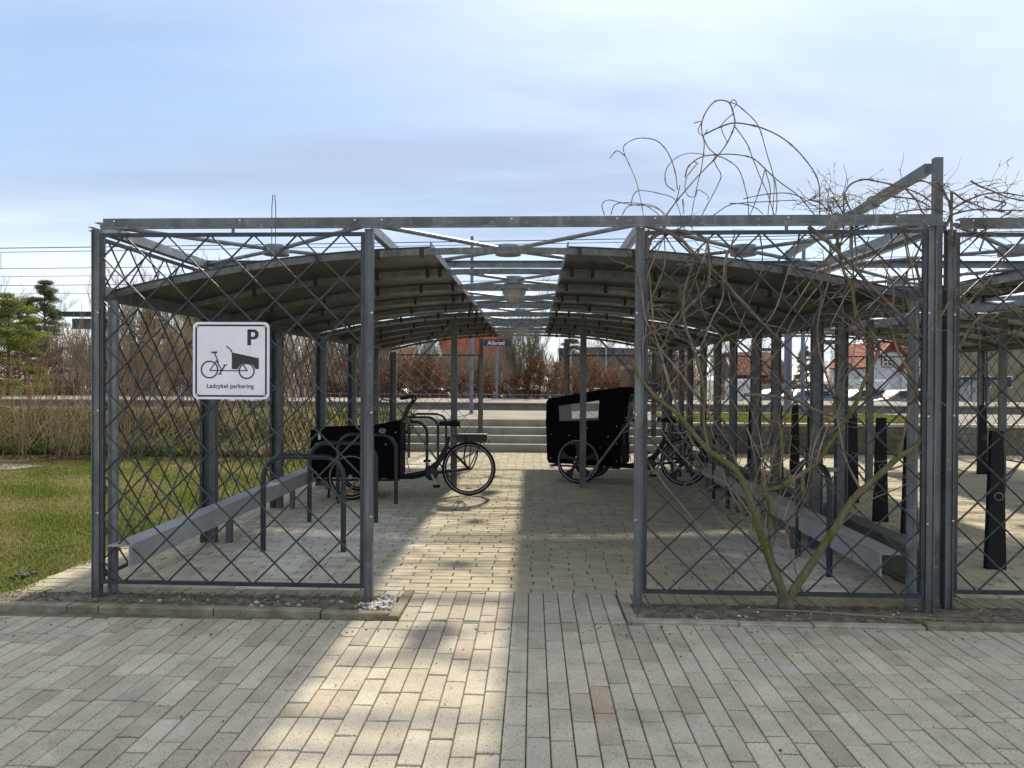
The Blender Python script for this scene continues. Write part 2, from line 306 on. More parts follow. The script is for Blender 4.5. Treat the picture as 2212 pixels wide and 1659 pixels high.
def npmesh(name, V, F, m_, tint=None, parent=None):
    """fast mesh from arrays; F is (n,3) or (n,4); tint per face"""
    V = np.asarray(V, 'f').reshape(-1, 3); F = np.asarray(F, 'i'); k = F.shape[1]; n = len(F)
    me = bpy.data.meshes.new(name); me.vertices.add(len(V)); me.vertices.foreach_set('co', V.ravel())
    me.loops.add(n*k); me.loops.foreach_set('vertex_index', F.ravel())
    me.polygons.add(n); me.polygons.foreach_set('loop_start', np.arange(0, n*k, k, dtype='i')); me.polygons.foreach_set('loop_total', np.full(n, k, 'i'))
    me.update(calc_edges=True)
    if tint is not None:
        a = me.attributes.new('tint', 'FLOAT_COLOR', 'CORNER'); arr = np.ones((n*k, 4), 'f'); arr[:, :3] = np.repeat(np.asarray(tint, 'f'), k, 0)
        a.data.foreach_set('color', arr.ravel())
    me.materials.append(m_); o = bpy.data.objects.new(name, me); COL.objects.link(o)
    if parent: o.parent = parent
    return o

def tag(o, label=None, cat=None, group=None, kind=None):
    if label: o['label'] = label
    if cat: o['category'] = cat
    if group: o['group'] = group
    if kind: o['kind'] = kind
    return o
def empty(name, loc=(0, 0, 0), rz=0, label=None, cat=None, group=None):
    o = bpy.data.objects.new(name, None); COL.objects.link(o); o.location = loc; o.rotation_euler = (0, 0, rz); o.empty_display_size = 0.2
    return tag(o, label, cat, group)
def kids(o): return [c for c in bpy.data.objects if c.parent == o]
def snapshot(o):
    return (o, [snapshot(c) for c in kids(o)])
def dup_tree(snap, parent=None):
    o, ch = snap; c = o.copy(); COL.objects.link(c)
    if parent: c.parent = parent
    for s_ in ch: dup_tree(s_, c)
    return c
def link_mesh(name, me, parent=None, loc=(0, 0, 0), rot=None):
    o = bpy.data.objects.new(name, me); COL.objects.link(o); o.location = loc
    if rot: o.rotation_euler = rot
    if parent: o.parent = parent
    return o
def smooth_line(pts, k=4):
    """Catmull-Rom through the points"""
    P = [Vector(p) for p in pts]; P = [P[0]*2-P[1]]+P+[P[-1]*2-P[-2]]; o = []
    for i in range(1, len(P)-2):
        a, b, c, d = P[i-1:i+3]
        for j in range(k):
            t = j/k; o.append(0.5*((2*b)+(c-a)*t+(2*a-5*b+4*c-d)*t*t+(3*b-a-3*c+d)*t**3))
    o.append(P[-2]); return o

SK = -0.022                     # the front line runs slightly towards the camera on the right
X1, X2, X3, X4 = -2.916, -0.944, 0.944, 2.908
B = 1.959                       # bay
def fy(x): return SK*x

# ================================================================== SETTING
def struct(o, name=None): o['kind'] = 'structure'; return o
g = MB().box((-300, -60, -0.6), (300, 900, -0.45)); struct(g.build('ground', M['earth']))
# far side of the railway and car park
struct(MB().box((-140, 30.5, -0.45), (140, 120, -0.40)).build('car_park', M['asphalt']))
struct(MB().box((-60, -0.26, -0.3), (-3.66, 9.6, -0.010)).build('lawn', M['lawn']))
struct(MB().box((-3.659, 2.42, -0.2), (-3.32, 9.6, -0.008)).build('lawn', M['lawn']))
struct(MB().box((-3.66, -0.26, -0.3), (16, 11.22, -0.014)).build('paving_bed', M['sand']))
struct(MB().box((-60, -20, -0.3), (16, -0.262, -0.014)).build('paving_bed', M['sand']))
# grass bank rising to the platform level on the left
def bank():
    V = []; F = []; nx, ny = 60, 16
    for j in range(ny+1):
        for i in range(nx+1):
            x = -60 + (60-2.62)*i/nx; t = j/ny; y = 9.6+t*3.4
            z = -0.012+0.64*(t*t*(3-2*t)) + (0.05*noise.noise(Vector((x*1.3, y*1.3, 0))) if 0 < j < ny else 0)
            V.append((x, y, z))
    for j in range(ny):
        for i in range(nx):
            a = j*(nx+1)+i; F.append((a, a+1, a+nx+2, a+nx+1))
    o = npmesh('grass_bank', V, F, M['lawn']); struct(o)
bank()
PS = -0.06                       # the railway runs slightly askew to the shelter
def py_(x, y0): return y0+PS*x
def slab(name, m_, x0, x1, ya, yb, z0, z1, skew_a=True, skew_b=True):
    a0 = py_(x0, ya) if skew_a else ya; a1 = py_(x1, ya) if skew_a else ya
    b0 = py_(x0, yb) if skew_b else yb; b1 = py_(x1, yb) if skew_b else yb
    vs = [(x0,a0,z0),(x1,a1,z0),(x1,b1,z0),(x0,b0,z0),(x0,a0,z1),(x1,a1,z1),(x1,b1,z1),(x0,b0,z1)]
    return MB().add(vs, [(0,3,2,1),(4,5,6,7),(0,1,5,4),(1,2,6,5),(2,3,7,6),(3,0,4,7)]).build(name, m_)
near_plat = struct(slab('platform', M['plat'], -60, 60, 13.0, 17.55, -0.3, 0.622, skew_a=False))
MB().box((-2.62, 12.33, -0.3), (3.32, 13.0, 0.622)).build('landing', M['plat'], near_plat)
MB().box((3.32, 11.52, -0.3), (9.6, 13.0, 0.60)).build('turf_base', M['lawn'], near_plat)
MB().box((9.6, 11.52, -0.3), (60, 13.0, 0.622)).build('landing', M['plat'], near_plat)
MB().box((3.36, 13.0, 0.60), (9.55, 15.4, 0.63)).build('turf_base', M['lawn'], near_plat)
struct(slab('track_bed', M['ballast'], -80, 80, 17.55, 23.6, -0.5, -0.16))
far_plat = struct(slab('platform', M['concdark'], -80, 80, 23.75, 29.2, -0.42, 0.60))
for k in range(-14, 14):         # concrete edge units of the far platform, each with its own joint
    x0 = k*3.6+0.9
    slab('edge_slab', M['plat'], x0, x0+3.585, 23.62, 29.15, 0.602, 0.66).parent = far_plat
for k in range(-12, 12):
    x0 = k*3.6+0.9
    slab('face_panel', M['concdark'], x0+.02, x0+3.565, 23.66, 23.74, -0.15, 0.585).parent = far_plat
for yy in (18.9, 20.35, 21.4, 22.85):
    tag(slab('rail', M['rail'], -60, 60, yy, yy+0.07, -0.16, 0.0), kind='structure')

# ------------------------------------------------------------------ pavers
PV_W, PV_L, GAP = 0.107, 0.322, 0.0065
pavers = []          # (x0,y0,x1,y1,zone)
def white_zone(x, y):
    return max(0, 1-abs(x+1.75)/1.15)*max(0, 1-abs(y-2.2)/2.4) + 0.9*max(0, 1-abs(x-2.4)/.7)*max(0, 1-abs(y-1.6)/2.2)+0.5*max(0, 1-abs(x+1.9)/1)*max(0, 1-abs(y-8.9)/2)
def lay_v(xa, xb, ya, yb, zone, lim=None):
    i0 = math.floor((xa-0.186)/PV_W); i = i0
    while 0.186+i*PV_W < xb-0.02:
        x0 = max(0.186+i*PV_W, xa); x1 = min(0.186+(i+1)*PV_W, xb)
        off = (i % 2)*PV_L/2 + rnd.uniform(-.035, .035) + (0.1 if (i*7) % 5 == 0 else 0); y = ya-off
        if x1-x0 > 0.02:
            while y < yb:
                Ln = PV_L*(1 if rnd.random() < .93 else .5)
                y0 = max(y, ya); y1 = min(y+Ln, yb)
                if y1-y0 > 0.025: pavers.append((x0, y0, x1, y1, zone))
                y += Ln
        i += 1
def lay_h(xa, xb, ya, yb, zone):
    y = ya; j = 0
    while y < yb-0.02:
        y1 = min(y+PV_W, yb); x = xa-(j % 2)*PV_L/2-rnd.uniform(0, .06)
        while x < xb:
            a = max(x, xa); b_ = min(x+PV_L, xb)
            if b_-a > 0.03: pavers.append((a, y, b_, y1, zone))
            x += PV_L
        y += PV_W; j += 1
lay_v(-8.0, 8.0, -4.4, -0.352, 'front')
lay_v(-0.71, 0.84, -0.348, 0.36, 'mid')
lay_v(-3.64, -0.71, 0.19, 0.36, 'mid'); lay_v(0.84, 3.34, 0.10, 0.36, 'mid')
lay_h(-3.64, 3.12, 0.364, 2.4, 'in'); lay_h(-3.30, 3.12, 2.405, 11.2, 'in')
lay_v(3.34, 9.5, 0.02, 0.36, 'mid'); lay_h(3.36, 14, 0.364, 11.2, 'in2')
def paver_box(mb, p):
    x0, y0, x1, y1, z = p; h = GAP/2
    cx, cy = (x0+x1)/2, (y0+y1)/2; dz = rnd.uniform(-.0025, .0015); c = 0.0035
    v = rnd.uniform(0.90, 1.08); wz = white_zone(cx, cy)
    if z == 'front' or z == 'mid':
        t = [v, v*0.975, v*0.945]
        q = rnd.random()
        dxl = max(0., min(1., (0.2-cx)/2.0))
        if q < 0.03+0.20*dxl: t = [v*0.90, v*0.83, v*0.78]
        elif q < 0.10+.2*dxl: t = [v*0.82, v*0.78, v*0.72]
        elif q < .5: t = [v*1.02, v*1.0, v*0.97]
        if 0.5 < cx < .62 and -1.9 < cy < -1.5: t = [.88, .78, .70]
        if cy > -0.75: t = [a*0.90 for a in t]                                  # darker near the planting strip
        if z == 'mid' and abs(cx) > .9: t = [t[0]*.72, t[1]*.74, t[2]*.60]      # mossy strip under the lattice
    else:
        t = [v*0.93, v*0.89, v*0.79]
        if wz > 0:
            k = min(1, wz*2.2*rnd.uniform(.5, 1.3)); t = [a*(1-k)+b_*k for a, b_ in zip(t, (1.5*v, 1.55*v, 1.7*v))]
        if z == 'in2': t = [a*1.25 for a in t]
    tilt = rnd.uniform(-.0015, .0015)
    hy = h*1.9 if z in ('front', 'mid') else h*1.25; hx = h if z in ('front', 'mid') else h*1.6
    a = (x0+hx, y0+hy, -0.03); b_ = (x1-hx, y1-hy, dz)
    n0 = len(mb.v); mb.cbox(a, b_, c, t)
    for i in range(n0+4, n0+12):
        vx = mb.v[i]; mb.v[i] = (vx[0], vx[1], vx[2]+tilt*(1 if vx[0] > cx else -1))
def vis_area(p):
    d = (p[1]+p[3])/2-CAM.y
    cx = (p[0]+p[2])/2
    px = 1106+(cx-CAM.x)/max(d, .1)*FPX+45
    if d < 3.05 or px < -20 or px > 2232: return 0
    return (p[2]-p[0])*(p[3]-p[1])/d**3
order = sorted(pavers, key=vis_area, reverse=True)
pavement = struct(MB().box((-8.3, -4.4, -0.3), (-8.01, -0.36, -0.010)).build('pavement', M['sand']))
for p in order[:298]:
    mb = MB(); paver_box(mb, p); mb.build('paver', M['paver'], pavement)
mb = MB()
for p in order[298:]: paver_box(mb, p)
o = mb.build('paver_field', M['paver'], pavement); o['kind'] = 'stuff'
# plain paving out of sight beside and behind the camera
for a, b_ in (((-60, -20, -.05), (-8.31, -0.36, -.004)), ((-8.3, -20, -.05), (16, -4.42, -.004)), ((8.02, -4.4, -.05), (16, -0.36, -.004))):
    struct(MB().box(a, b_).build('pavement', M['paver']))

# kerb stones (front edge of the planting strips)
kerb = struct(MB().box((-3.4, -0.27, -0.3), (-3.38, -0.26, -0.02)).build('kerb', M['sand']))
def kerb_run(xs, m_, z, dy=0.0):
    for a, b_ in zip(xs[:-1], xs[1:]):
        ya = -0.335-0.032*a+dy; yb = -0.335-0.032*b_+dy; d = 0.075; r = rnd.uniform(-.006, .006); z1 = z+rnd.uniform(-.006, .006)
        c = 0.007
        mb = MB()
        n = 6; P = []
        for i in range(n+1):
            t = i/n; x = a+.005+(b_-a-.010)*t; y = ya+(yb-ya)*t+r
            w0 = rnd.uniform(-.002, .002)
            P += [(x, y+w0, -.06), (x, y+w0, z1-c), (x, y+c+w0, z1+rnd.uniform(-.001, .001)), (x, y+d-c, z1), (x, y+d, z1-c), (x, y+d, -.06)]
        F = []
        for i in range(n):
            for j in range(5): F.append((i*6+j, (i+1)*6+j, (i+1)*6+j+1, i*6+j+1))
        F += [(0, 1, 2, 3, 4, 5), tuple(n*6+5-j for j in range(6))]
        mb.add(P, F).build('kerb_stone', m_, kerb, fix=True)
kerb_run([-9.6, -8.6, -7.6, -6.6, -5.6, -4.6, -3.62, -2.95, -2.73, -1.93, -1.20, -0.73], M['kerb'], 0.034)
kerb_run([0.86, 1.55, 2.02, 2.72], M['kerb2'], 0.022)
kerb_run([2.73, 3.7, 4.7, 5.7, 6.7, 7.7, 8.7, 9.7], M['kerb'], 0.034, 0.01)
mb = MB()
for yy in (-.33, -.005, ): mb.cbox((-0.745, yy+.002, -.06), (-0.672, yy+.32, 0.022 if yy < -.1 else .012), .006)
mb.build('kerb_return', M['kerb'], kerb)
mb = MB().cbox((0.84, -.34, -.06), (0.905, .09, 0.012), .006); mb.build('kerb_return', M['kerb2'], kerb)

def soil_bed(x0, x1, y1):
    V = []; F = []; nx, ny = int((x1-x0)/.03), 16
    for j in range(ny+1):
        for i in range(nx+1):
            x = x0+(x1-x0)*i/nx; ya = -0.262-0.032*x; y = ya+(y1-ya)*j/ny
            z = 0.0+0.012*noise.noise(Vector((x*9, y*9, 1)))+0.010*noise.noise(Vector((x*33, y*33, 4)))+0.012*sin(pi*j/ny)
            V.append((x, y, z))
    for j in range(ny):
        for i in range(nx):
            a = j*(nx+1)+i; F.append((a, a+1, a+nx+2, a+nx+1))
    return struct(npmesh('planting_strip', V, F, M['soil']))
soil_bed(-3.9, -0.745, .205); soil_bed(0.9, 9.6, .095)

ICO = None
def stone_mesh_arrays(pts, sizes, tints, seed=1):
    """lumpy little stones"""
    r = np.random.RandomState(seed)
    ph = (1+5**.5)/2
    base = np.array([(-1,ph,0),(1,ph,0),(-1,-ph,0),(1,-ph,0),(0,-1,ph),(0,1,ph),(0,-1,-ph),(0,1,-ph),(ph,0,-1),(ph,0,1),(-ph,0,-1),(-ph,0,1)])/1.9
    tri = np.array([(0,11,5),(0,5,1),(0,1,7),(0,7,10),(0,10,11),(1,5,9),(5,11,4),(11,10,2),(10,7,6),(7,1,8),(3,9,4),(3,4,2),(3,2,6),(3,6,8),(3,8,9),(4,9,5),(2,4,11),(6,2,10),(8,6,7),(9,8,1)])
    n = len(pts); V = base[None]*r.uniform(.75, 1.2, (n, 12, 1))*np.stack([r.uniform(.7, 1.3, n), r.uniform(.7, 1.2, n), r.uniform(.5, .8, n)], 1)[:, None]*np.asarray(sizes)[:, None, None]
    V = V+np.asarray(pts)[:, None]
    F = tri[None]+12*np.arange(n)[:, None, None]
    return V.reshape(-1, 3), F.reshape(-1, 3), np.repeat(tints, 20, 0)
r_ = np.random.RandomState(3)
P = []; S = []; T = []
for k in range(150):         # white chippings round the second post
    P.append((-0.85+r_.normal()*.06+.02, -0.03+r_.normal()*.09, .018)); S.append(r_.uniform(.006, .018)); T.append([r_.uniform(.8, 1.25)]*3)
for k in range(28):
    P.append((r_.uniform(-2.6, -0.9), r_.uniform(-.22, .12), .016)); S.append(r_.uniform(.007, .022)); T.append([r_.uniform(.6, 1.1)]*3)
for k in range(30):
    P.append((r_.uniform(1.0, 4.2), r_.uniform(-.3, .02), .016)); S.append(r_.uniform(.005, .013)); T.append([r_.uniform(.6, 1.1)]*3)
P = [(max(p[0], -99), p[1], p[2]) if not (-.74 < p[0] < -.66) else (-.80, p[1], p[2]) for p in P]
V, F, Tt = stone_mesh_arrays(P, S, T); tag(npmesh('pebbles', V, F, M['pebble'], Tt), 'pale pebbles scattered on the soil strips under the lattice', 'pebbles', kind='stuff')
P = []; S = []; T = []
for k in range(2600):
    left = r_.rand() < .5; x = r_.uniform(-3.6, -.76) if left else r_.uniform(.92, 5.5)
    P.append((x, r_.uniform(-.25-.03*x, .19 if left else .08), .014+.004*r_.rand())); S.append(r_.uniform(.003, .009)); q = r_.uniform(.10, .45); T.append((q, q*.85, q*.65))
V, F, Tt = stone_mesh_arrays(P, S, T, 2); tag(npmesh('soil_crumbs', V, F, M['pebble'], Tt), 'brown crumbs of soil and grit on the planting strips', 'soil', kind='stuff')

P = []; S = []; T = []
for k in range(420):        # bits of dry leaf, twig and grit lying about on the pavers
    x = r_.uniform(-3.3, 3.0); y = r_.uniform(-2.2, 8) if k % 2 else -.36-abs(r_.normal())*.22
    P.append((x, y, .004)); S.append(r_.uniform(.0025, .008)); q = r_.uniform(.15, .9) if k % 3 else r_.uniform(.1, .3); T.append((q, q*.88, q*.72))
V, F, Tt = stone_mesh_arrays(P, S, T, 4); tag(npmesh('grit', V, F, M['pebble'], Tt), 'grit and bits of dry leaf lying on the pavers', 'grit', kind='stuff')
# ------------------------------------------------------------------ grass
def blades(name, n, area, zf, hmin, hmax, cols, label, seed, dens=None, width=.004, lean=.6):
    r = np.random.RandomState(seed)
    (x0, x1, y0, y1) = area
    X = r.uniform(x0, x1, n); Y = r.uniform(y0, y1, n)
    if dens is not None:
        k = dens(X, Y, r); X = X[k]; Y = Y[k]
    n = len(X); Z = zf(X, Y); h = r.uniform(hmin, hmax, n); a = r.uniform(0, 2*pi, n)
    d = np.hypot(X-CAM.x, Y-CAM.y); wd = width*np.maximum(1, d/5.)
    la = r.uniform(0, 2*pi, n); ln = r.uniform(0.1, lean, n)*h
    b0 = np.stack([X-np.cos(a)*wd, Y-np.sin(a)*wd, Z], 1); b1 = np.stack([X+np.cos(a)*wd, Y+np.sin(a)*wd, Z], 1)
    tp = np.stack([X+np.cos(la)*ln, Y+np.sin(la)*ln, Z+h], 1)
    V = np.stack([b0, b1, tp], 1).reshape(-1, 3); F = np.arange(3*n).reshape(-1, 3)
    cols = np.array(cols); pn = (np.sin(X*1.9+np.sin(Y*2.3)*1.2)+np.sin(Y*3.1+X*.7)+np.sin(X*6.3+Y*4.1)*.7)/2.7*.5+.5
    ci = np.clip((pn+r.normal(0, .22, n))*len(cols), 0, len(cols)-1).astype(int)
    T = cols[ci]*r.uniform(.7, 1.25, (n, 1))
    return tag(npmesh(name, V, F, M['blade'], T), label, 'grass', kind='stuff')
def dl(X, Y, r):   # keep blades denser near the camera and inside the view
    d = Y-CAM.y; px = 1106+(X-CAM.x)/d*FPX+45
    edge = np.where(Y > 2.35, -3.29, -3.60)+.05*np.sin(Y*7)*np.sin(Y*2.3)+r.normal(0, .025, len(X))
    return (X < edge)*(px > -1400)*(r.rand(len(X)) < np.clip(60/(d*d), .08, 1.)) > 0
GC = [(.13, .18, .03), (.18, .225, .045), (.24, .26, .065), (.31, .29, .10), (.36, .31, .15)]
blades('grass', 440000, (-12, -3.28, -0.25, 9.9), lambda X, Y: np.zeros_like(X)-.012, .015, .045, GC, 'short mown green grass of the lawn left of the shelter', 11, dl)
def zbank(X, Y):
    t = np.clip((Y-9.6)/3.4, 0, 1); return -.012+.64*(t*t*(3-2*t))
WC = [(.09, .13, .02), (.15, .19, .03), (.22, .23, .06), (.38, .31, .18), (.52, .44, .29)]
blades('bank_weeds', 60000, (-16, -2.7, 9.7, 13.2), zbank, .05, .26, WC, 'rough weeds, ivy and dry grass on the bank behind the lawn', 12, None, .010, 1.2)
blades('platform_grass', 60000, (3.4, 9.5, 11.6, 15.35), lambda X, Y: np.where(Y > 13, .63, .60), .03, .08, [(.16, .19, .03), (.22, .24, .05), (.28, .27, .07)], 'bright green grass strip above the block wall at right', 13, None, .008)
# leaf litter and path at the far left
mb = MB()
V = []; F = []
def patch(name, m_, outline, z):
    V = [(x, y, z) for x, y in outline]; return struct(MB().add(V, [tuple(range(len(V)))]).build(name, m_))
patch('leaf_litter', M['litter'], [(-14, 8.2), (-9.6, 8.0), (-8.7, 9.2), (-7.4, 10.0), (-6.0, 10.6), (-6.5, 11.2), (-14, 11.2)], 0.012)
patch('path', M['gravelpath'], [(-20, 6.3), (-9.6, 6.9), (-8.6, 7.5), (-8.4, 8.0), (-9.4, 8.3), (-20, 8.6)], 0.006)
P = [(-3.62+r_.normal()*.12, -.08+r_.normal()*.07, .0) for k in range(60)]

# ================================================================== SHELTER
def hprofile(mb, x, y, z0, z1, wx=.056, wy=.058, t=.007):
    """H section post"""
    mb.box((x-wx/2, y-wy/2, z0), (x-wx/2+t, y+wy/2, z1)); mb.box((x+wx/2-t, y-wy/2, z0), (x+wx/2, y+wy/2, z1))
    mb.box((x-wx/2+t, y-t/2-.014, z0), (x+wx/2-t, y+t/2-.014, z1)); return mb
def channel(mb, p, q, h, d, t=.006, up=(0, 0, 1), flip=1):
    """C section rail between two points: web and two flanges"""
    p = Vector(p); q = Vector(q); dr = (q-p).normalized(); r = dr.cross(Vector(up)).normalized()*flip; u = Vector(up)
    mb.bar(p, q, t, h-2*t, up)
    for s_ in (-1, 1):
        o_ = u*(s_*(h/2-t/2)) + r*(d/2-t/2); mb.bar(p+o_, q+o_, d, t, up)
    return mb
def bolt(p, ax, r=.009, h=.006): return MB().lathe([(r, 0), (r, h*.6), (r*.6, h)], p, ax, 8)
bolt_me = bolt((0, 0, 0), (0, -1, 0)).mesh('bolt'); bolt_me.materials.append(M['chrome'])

def lattice(parent, p0, p1, z0, z1, nx, nz, name='lattice_panel', separate=True, ro=.0065, fm='frame'):
    """diamond lattice panel from p0 to p1 (ground points)"""
    p0 = Vector(p0); p1 = Vector(p1); d = p1-p0; W = d.length; H = z1-z0; u = d/W
    e = empty(name, (p0.x, p0.y, z0)); e.parent = parent
    ang = math.atan2(u.y, u.x); e.rotation_euler = (0, 0, ang)
    fr = MB(); t = .013
    fr.box((-t, -t, -t), (W+t, t, t)); fr.box((-t, -t, H-t), (W+t, t, H+t))
    for x in (-t, W-t): fr.box((x, -t*1.1, t), (x+2*t, t*1.1, H-t))
    fr.build('frame', M[fm], e)
    dx, dz = W/nx, H/nz; all_ = MB(); segs = []
    for sgn in (1, -1):
        for i in range(-nz, nx+nz):
            # line through (i+.5)dx at the bottom with slope sgn*dz/dx
            xb = (i+.5)*dx
            pts = []
            for zz in (0, H):
                x = xb+sgn*zz*dx/dz
                pts.append((x, zz))
            (xa, za), (xc, zc_) = pts
            # clip to 0..W
            def zat(x): return (x-xb)*dz/dx*sgn
            lo, hi = (xa, xc) if xa < xc else (xc, xa)
            a, b_ = max(lo, 0), min(hi, W)
            if b_-a < 1e-4: continue
            segs.append(((a, 0.0 if sgn > 0 else .0, zat(a)), (b_, 0, zat(b_)), sgn))
    for a, b_, sgn in segs:
        off = .0055*sgn
        a = (a[0], off, a[2]); b_ = (b_[0], off, b_[2])
        if separate: MB().tube([a, b_], ro, 6, False).build('rod', M['rod'], e, smooth=True)
        else: all_.tube([a, b_], ro, 4, False)
    if not separate: o = all_.build('rods', M['rod'], e); o['kind'] = 'stuff'
    return e

EX = 2.93; ZC, ZE = 2.565, 2.235     # eave line, crown and eave height of the vault
def zroof(x): return ZC-(ZC-ZE)*(abs(x)/EX)**2.25
def rib_mesh():
    mb = MB(); n = 36; h, d = .047, .026; P = []
    for i in range(n+1):
        x = -EX+2*EX*i/n; z = zroof(x); P += [(x, -d/2, z-h), (x, d/2, z-h), (x, d/2, z), (x, -d/2, z)]
    F = []
    for i in range(n):
        a = i*4; b_ = a+4
        for j in range(4): F.append((a+j, a+(j+1) % 4, b_+(j+1) % 4, b_+j))
    F += [(3, 2, 1, 0), (n*4, n*4+1, n*4+2, n*4+3)]
    me = mb.add(P, F).mesh('rib'); me.materials.append(M['rib']); return me
RIB = rib_mesh()
def sheet_mesh(xa, xb, L_, lift0, lift1):
    mb = MB(); n = 22; t = .009; P = []
    for i in range(n+1):
        x = xa+(xb-xa)*i/n; z = zroof(x)
        P += [(x, 0, z+lift0), (x, L_, z+lift1), (x, L_, z+lift1+t), (x, 0, z+lift0+t)]
    F = []
    for i in range(n):
        a = i*4; b_ = a+4
        for j in range(4): F.append((a+j, a+(j+1) % 4, b_+(j+1) % 4, b_+j))
    F += [(3, 2, 1, 0), (n*4, n*4+1, n*4+2, n*4+3)]
    me = mb.add(P, F).mesh('roof_sheet'); me.materials.append(M['roof']); 
    me.polygons.foreach_set('use_smooth', [True]*len(me.polygons))
    try: me.set_sharp_from_angle(angle=rad(30))
    except Exception: pass
    return me
GL, GR = -0.56, 0.47
SH = {}
for (xa, xb) in ((-EX-.05, GL), (GR, EX+.05)): SH[xa] = (xa, xb, sheet_mesh(xa, xb, 1.108, .004, .012))
CLIP = MB().box((-.016, -.018, -.064), (.016, .018, .012)).mesh('clip'); CLIP.materials.append(M['clip'])
HUB = MB().lathe([(.03, -.05), (.105, -.045), (.105, .03), (.10, .035), (.02, .036)], n=28).mesh('hub'); HUB.materials.append(M['galv'])
COLM = hprofile(MB(), 0, 0, 0, 2.17, .098, .085).mesh('column'); COLM.materials.append(M['post'])
COLM2 = MB().box((-.045, -.032, 0), (.045, .032, 2.47)).mesh('column'); COLM2.materials.append(M['post'])
ZB = 2.675

def shelter(ox, label, first):
    S = empty('bike_shelter', (ox, 0, 0), 0, label, 'bicycle shelter', 'bicycle shelters side by side')
    xs = [X1, X2, X3, X4]
    for x in xs:                                         # front posts
        hprofile(MB(), x, fy(x), -.03, 2.64).build('front_post', M['post'], S)
        for z in (.62, 1.35, 2.05):
            link_mesh('bolt', bolt_me, S, (x+(.022 if x < 0 else -.022), fy(x)-.029, z))
    # front rail
    mb = MB(); xa, xb = X1+.055, X4+.06
    channel(mb, (xa, fy(xa)-.02, 2.69), (xb, fy(xb)-.02, 2.69), .062, .07, .008, flip=-1)
    mb.bar((xa, fy(xa)-.052, 2.648), (xb, fy(xb)-.052, 2.648), .012, .018)
    mb.build('front_rail', M['galv'] if False else M['post'], S)
    for x in (X1+.14, X1+1.05, X2-.1, X2+.09, X2+1.0, X3-.16, X3+.1, X3+1.0, X4-.24):
        link_mesh('bolt', bolt_me, S, (x, fy(x)-.0265, 2.70))
    # front lattice panels
    for a, b_ in ((X1+.045, X2-.045), (X3+.045, X4-.045)):
        sep_ = first or a < 0
        lattice(S, (a, fy(a)-.008, 0), (b_, fy(b_)-.008, 0), .125, 2.605, 6, 8, separate=sep_)
        for k in range(3):
            x = a+(.12, .95, 1.75)[k]; MB().tube([(x, fy(x)-.008, 2.615), (x, fy(x)-.008, 2.655)], .012, 8).build('spacer', M['galv'], S)
        for z in (.62, 1.35, 2.05):
            for x in (a, b_):
                s_ = -1 if x == a else 1
                MB().tube([(x+s_*.012, fy(x)-.008, z), (x+s_*.05, fy(x)-.008, z)], .010, 8).build('spacer', M['galv'], S)
    # longitudinal and cross beams of the top grid, cells braced by rods meeting in a hub
    for x in xs:
        mb = MB(); channel(mb, (x, fy(x)+.05, ZB), (x, 6*B, ZB), .07, .05, .006, flip=1 if x > 0 else -1); mb.build('top_beam', M['galv'], S)
    for k in range(1, 7):
        mb = MB(); channel(mb, (X1, k*B, ZB+.004), (X4, k*B, ZB+.004), .064, .045, .006, flip=1); mb.build('cross_beam', M['galv'], S)
    for k in range(6):
        for i in range(3):
            c = Vector(((xs[i]+xs[i+1])/2, (k+.5)*B, ZB-.02)); link_mesh('hub', HUB, S, c)
            for sx, sy in ((0, 0), (1, 0), (0, 1), (1, 1)):
                q = Vector((xs[i+sx]+(.03 if sx == 0 else -.03), (k+sy)*B+(.05 if sy == 0 else -.05), ZB))
                dd = (q-c).normalized(); MB().tube([c+dd*.09, q], .017, 8).build('brace_rod', M['galv'], S, smooth=True)
    # eave columns and eave beams
    for sx in (-1, 1):
        for k in range(0, 7):
            if k == 0:
                MB().tube([(sx*2.875, .20 if sx < 0 else .10, -.02), (sx*2.875, .20 if sx < 0 else .10, 2.15)], .036, 16).build('column', M['galv'], S, smooth=True)
            else: link_mesh('column', COLM, S, (sx*2.895, k*B+.02, 0))
        mb = MB(); channel(mb, (sx*2.93, .12, 2.205), (sx*2.93, 6*B, 2.205), .105, .05, .006, flip=sx); mb.build('eave_beam', M['rib'], S)
    for k in (3, 6):
        for x in (X2, X3): link_mesh('column', COLM2, S, (x, k*B, 0))
    # vault: two bays of ribs and lapped sheets either side of the open strip
    for y0, n in ((.33, 5), (6.03, 5)):
        L_ = 1.11 if n == 5 else 1
        for i in range(n+1):
            yy = y0+i*L_; link_mesh('rib', RIB, S, (0, yy, 0))
            for x in (-2.5, -1.95, -1.4, -.95, -.62, .55, .95, 1.5, 2.05, 2.5):
                xx = x+((i % 2)*.22 if abs(x) > .7 else 0)*(1 if x < 0 else -1); link_mesh('clip', CLIP, S, (xx, yy+.002, zroof(xx)))
            if i < n:
                for xa in SH: link_mesh('roof_sheet', SH[xa][2], S, (0, yy+.004-.02, 0))
    for y0 in (.33, 6.03):       # folded flashing along both edges of the open strip
        for x in (GL+.006, GR-.006): MB().box((x-.004, y0-.02, zroof(x)-.012), (x+.004, y0+5.56, zroof(x)+.045)).build('edge_flashing', M['galv'], S)
    # ring-and-rod wind bracing in the middle frame
    for i, (a, b_) in enumerate(((X1, X2), (X3, X4))):
        c = Vector(((a+b_)/2, 3*B, 1.38)); mb = MB().ring(c, (0, 1, 0), .12, .011, 28, 8); mb.build('bracing_ring', M['post'], S, smooth=True)
        for q in ((a+.05, 2.36 if a > 0 else 2.18), (b_-.05, 2.18 if a > 0 else 2.36), (a+.05, .12), (b_-.05, .12)):
            q = Vector((q[0], 3*B, q[1])); dd = (q-c).normalized(); MB().tube([c+dd*.12, q], .015, 8).build('brace_rod', M['galv'], S, smooth=True)
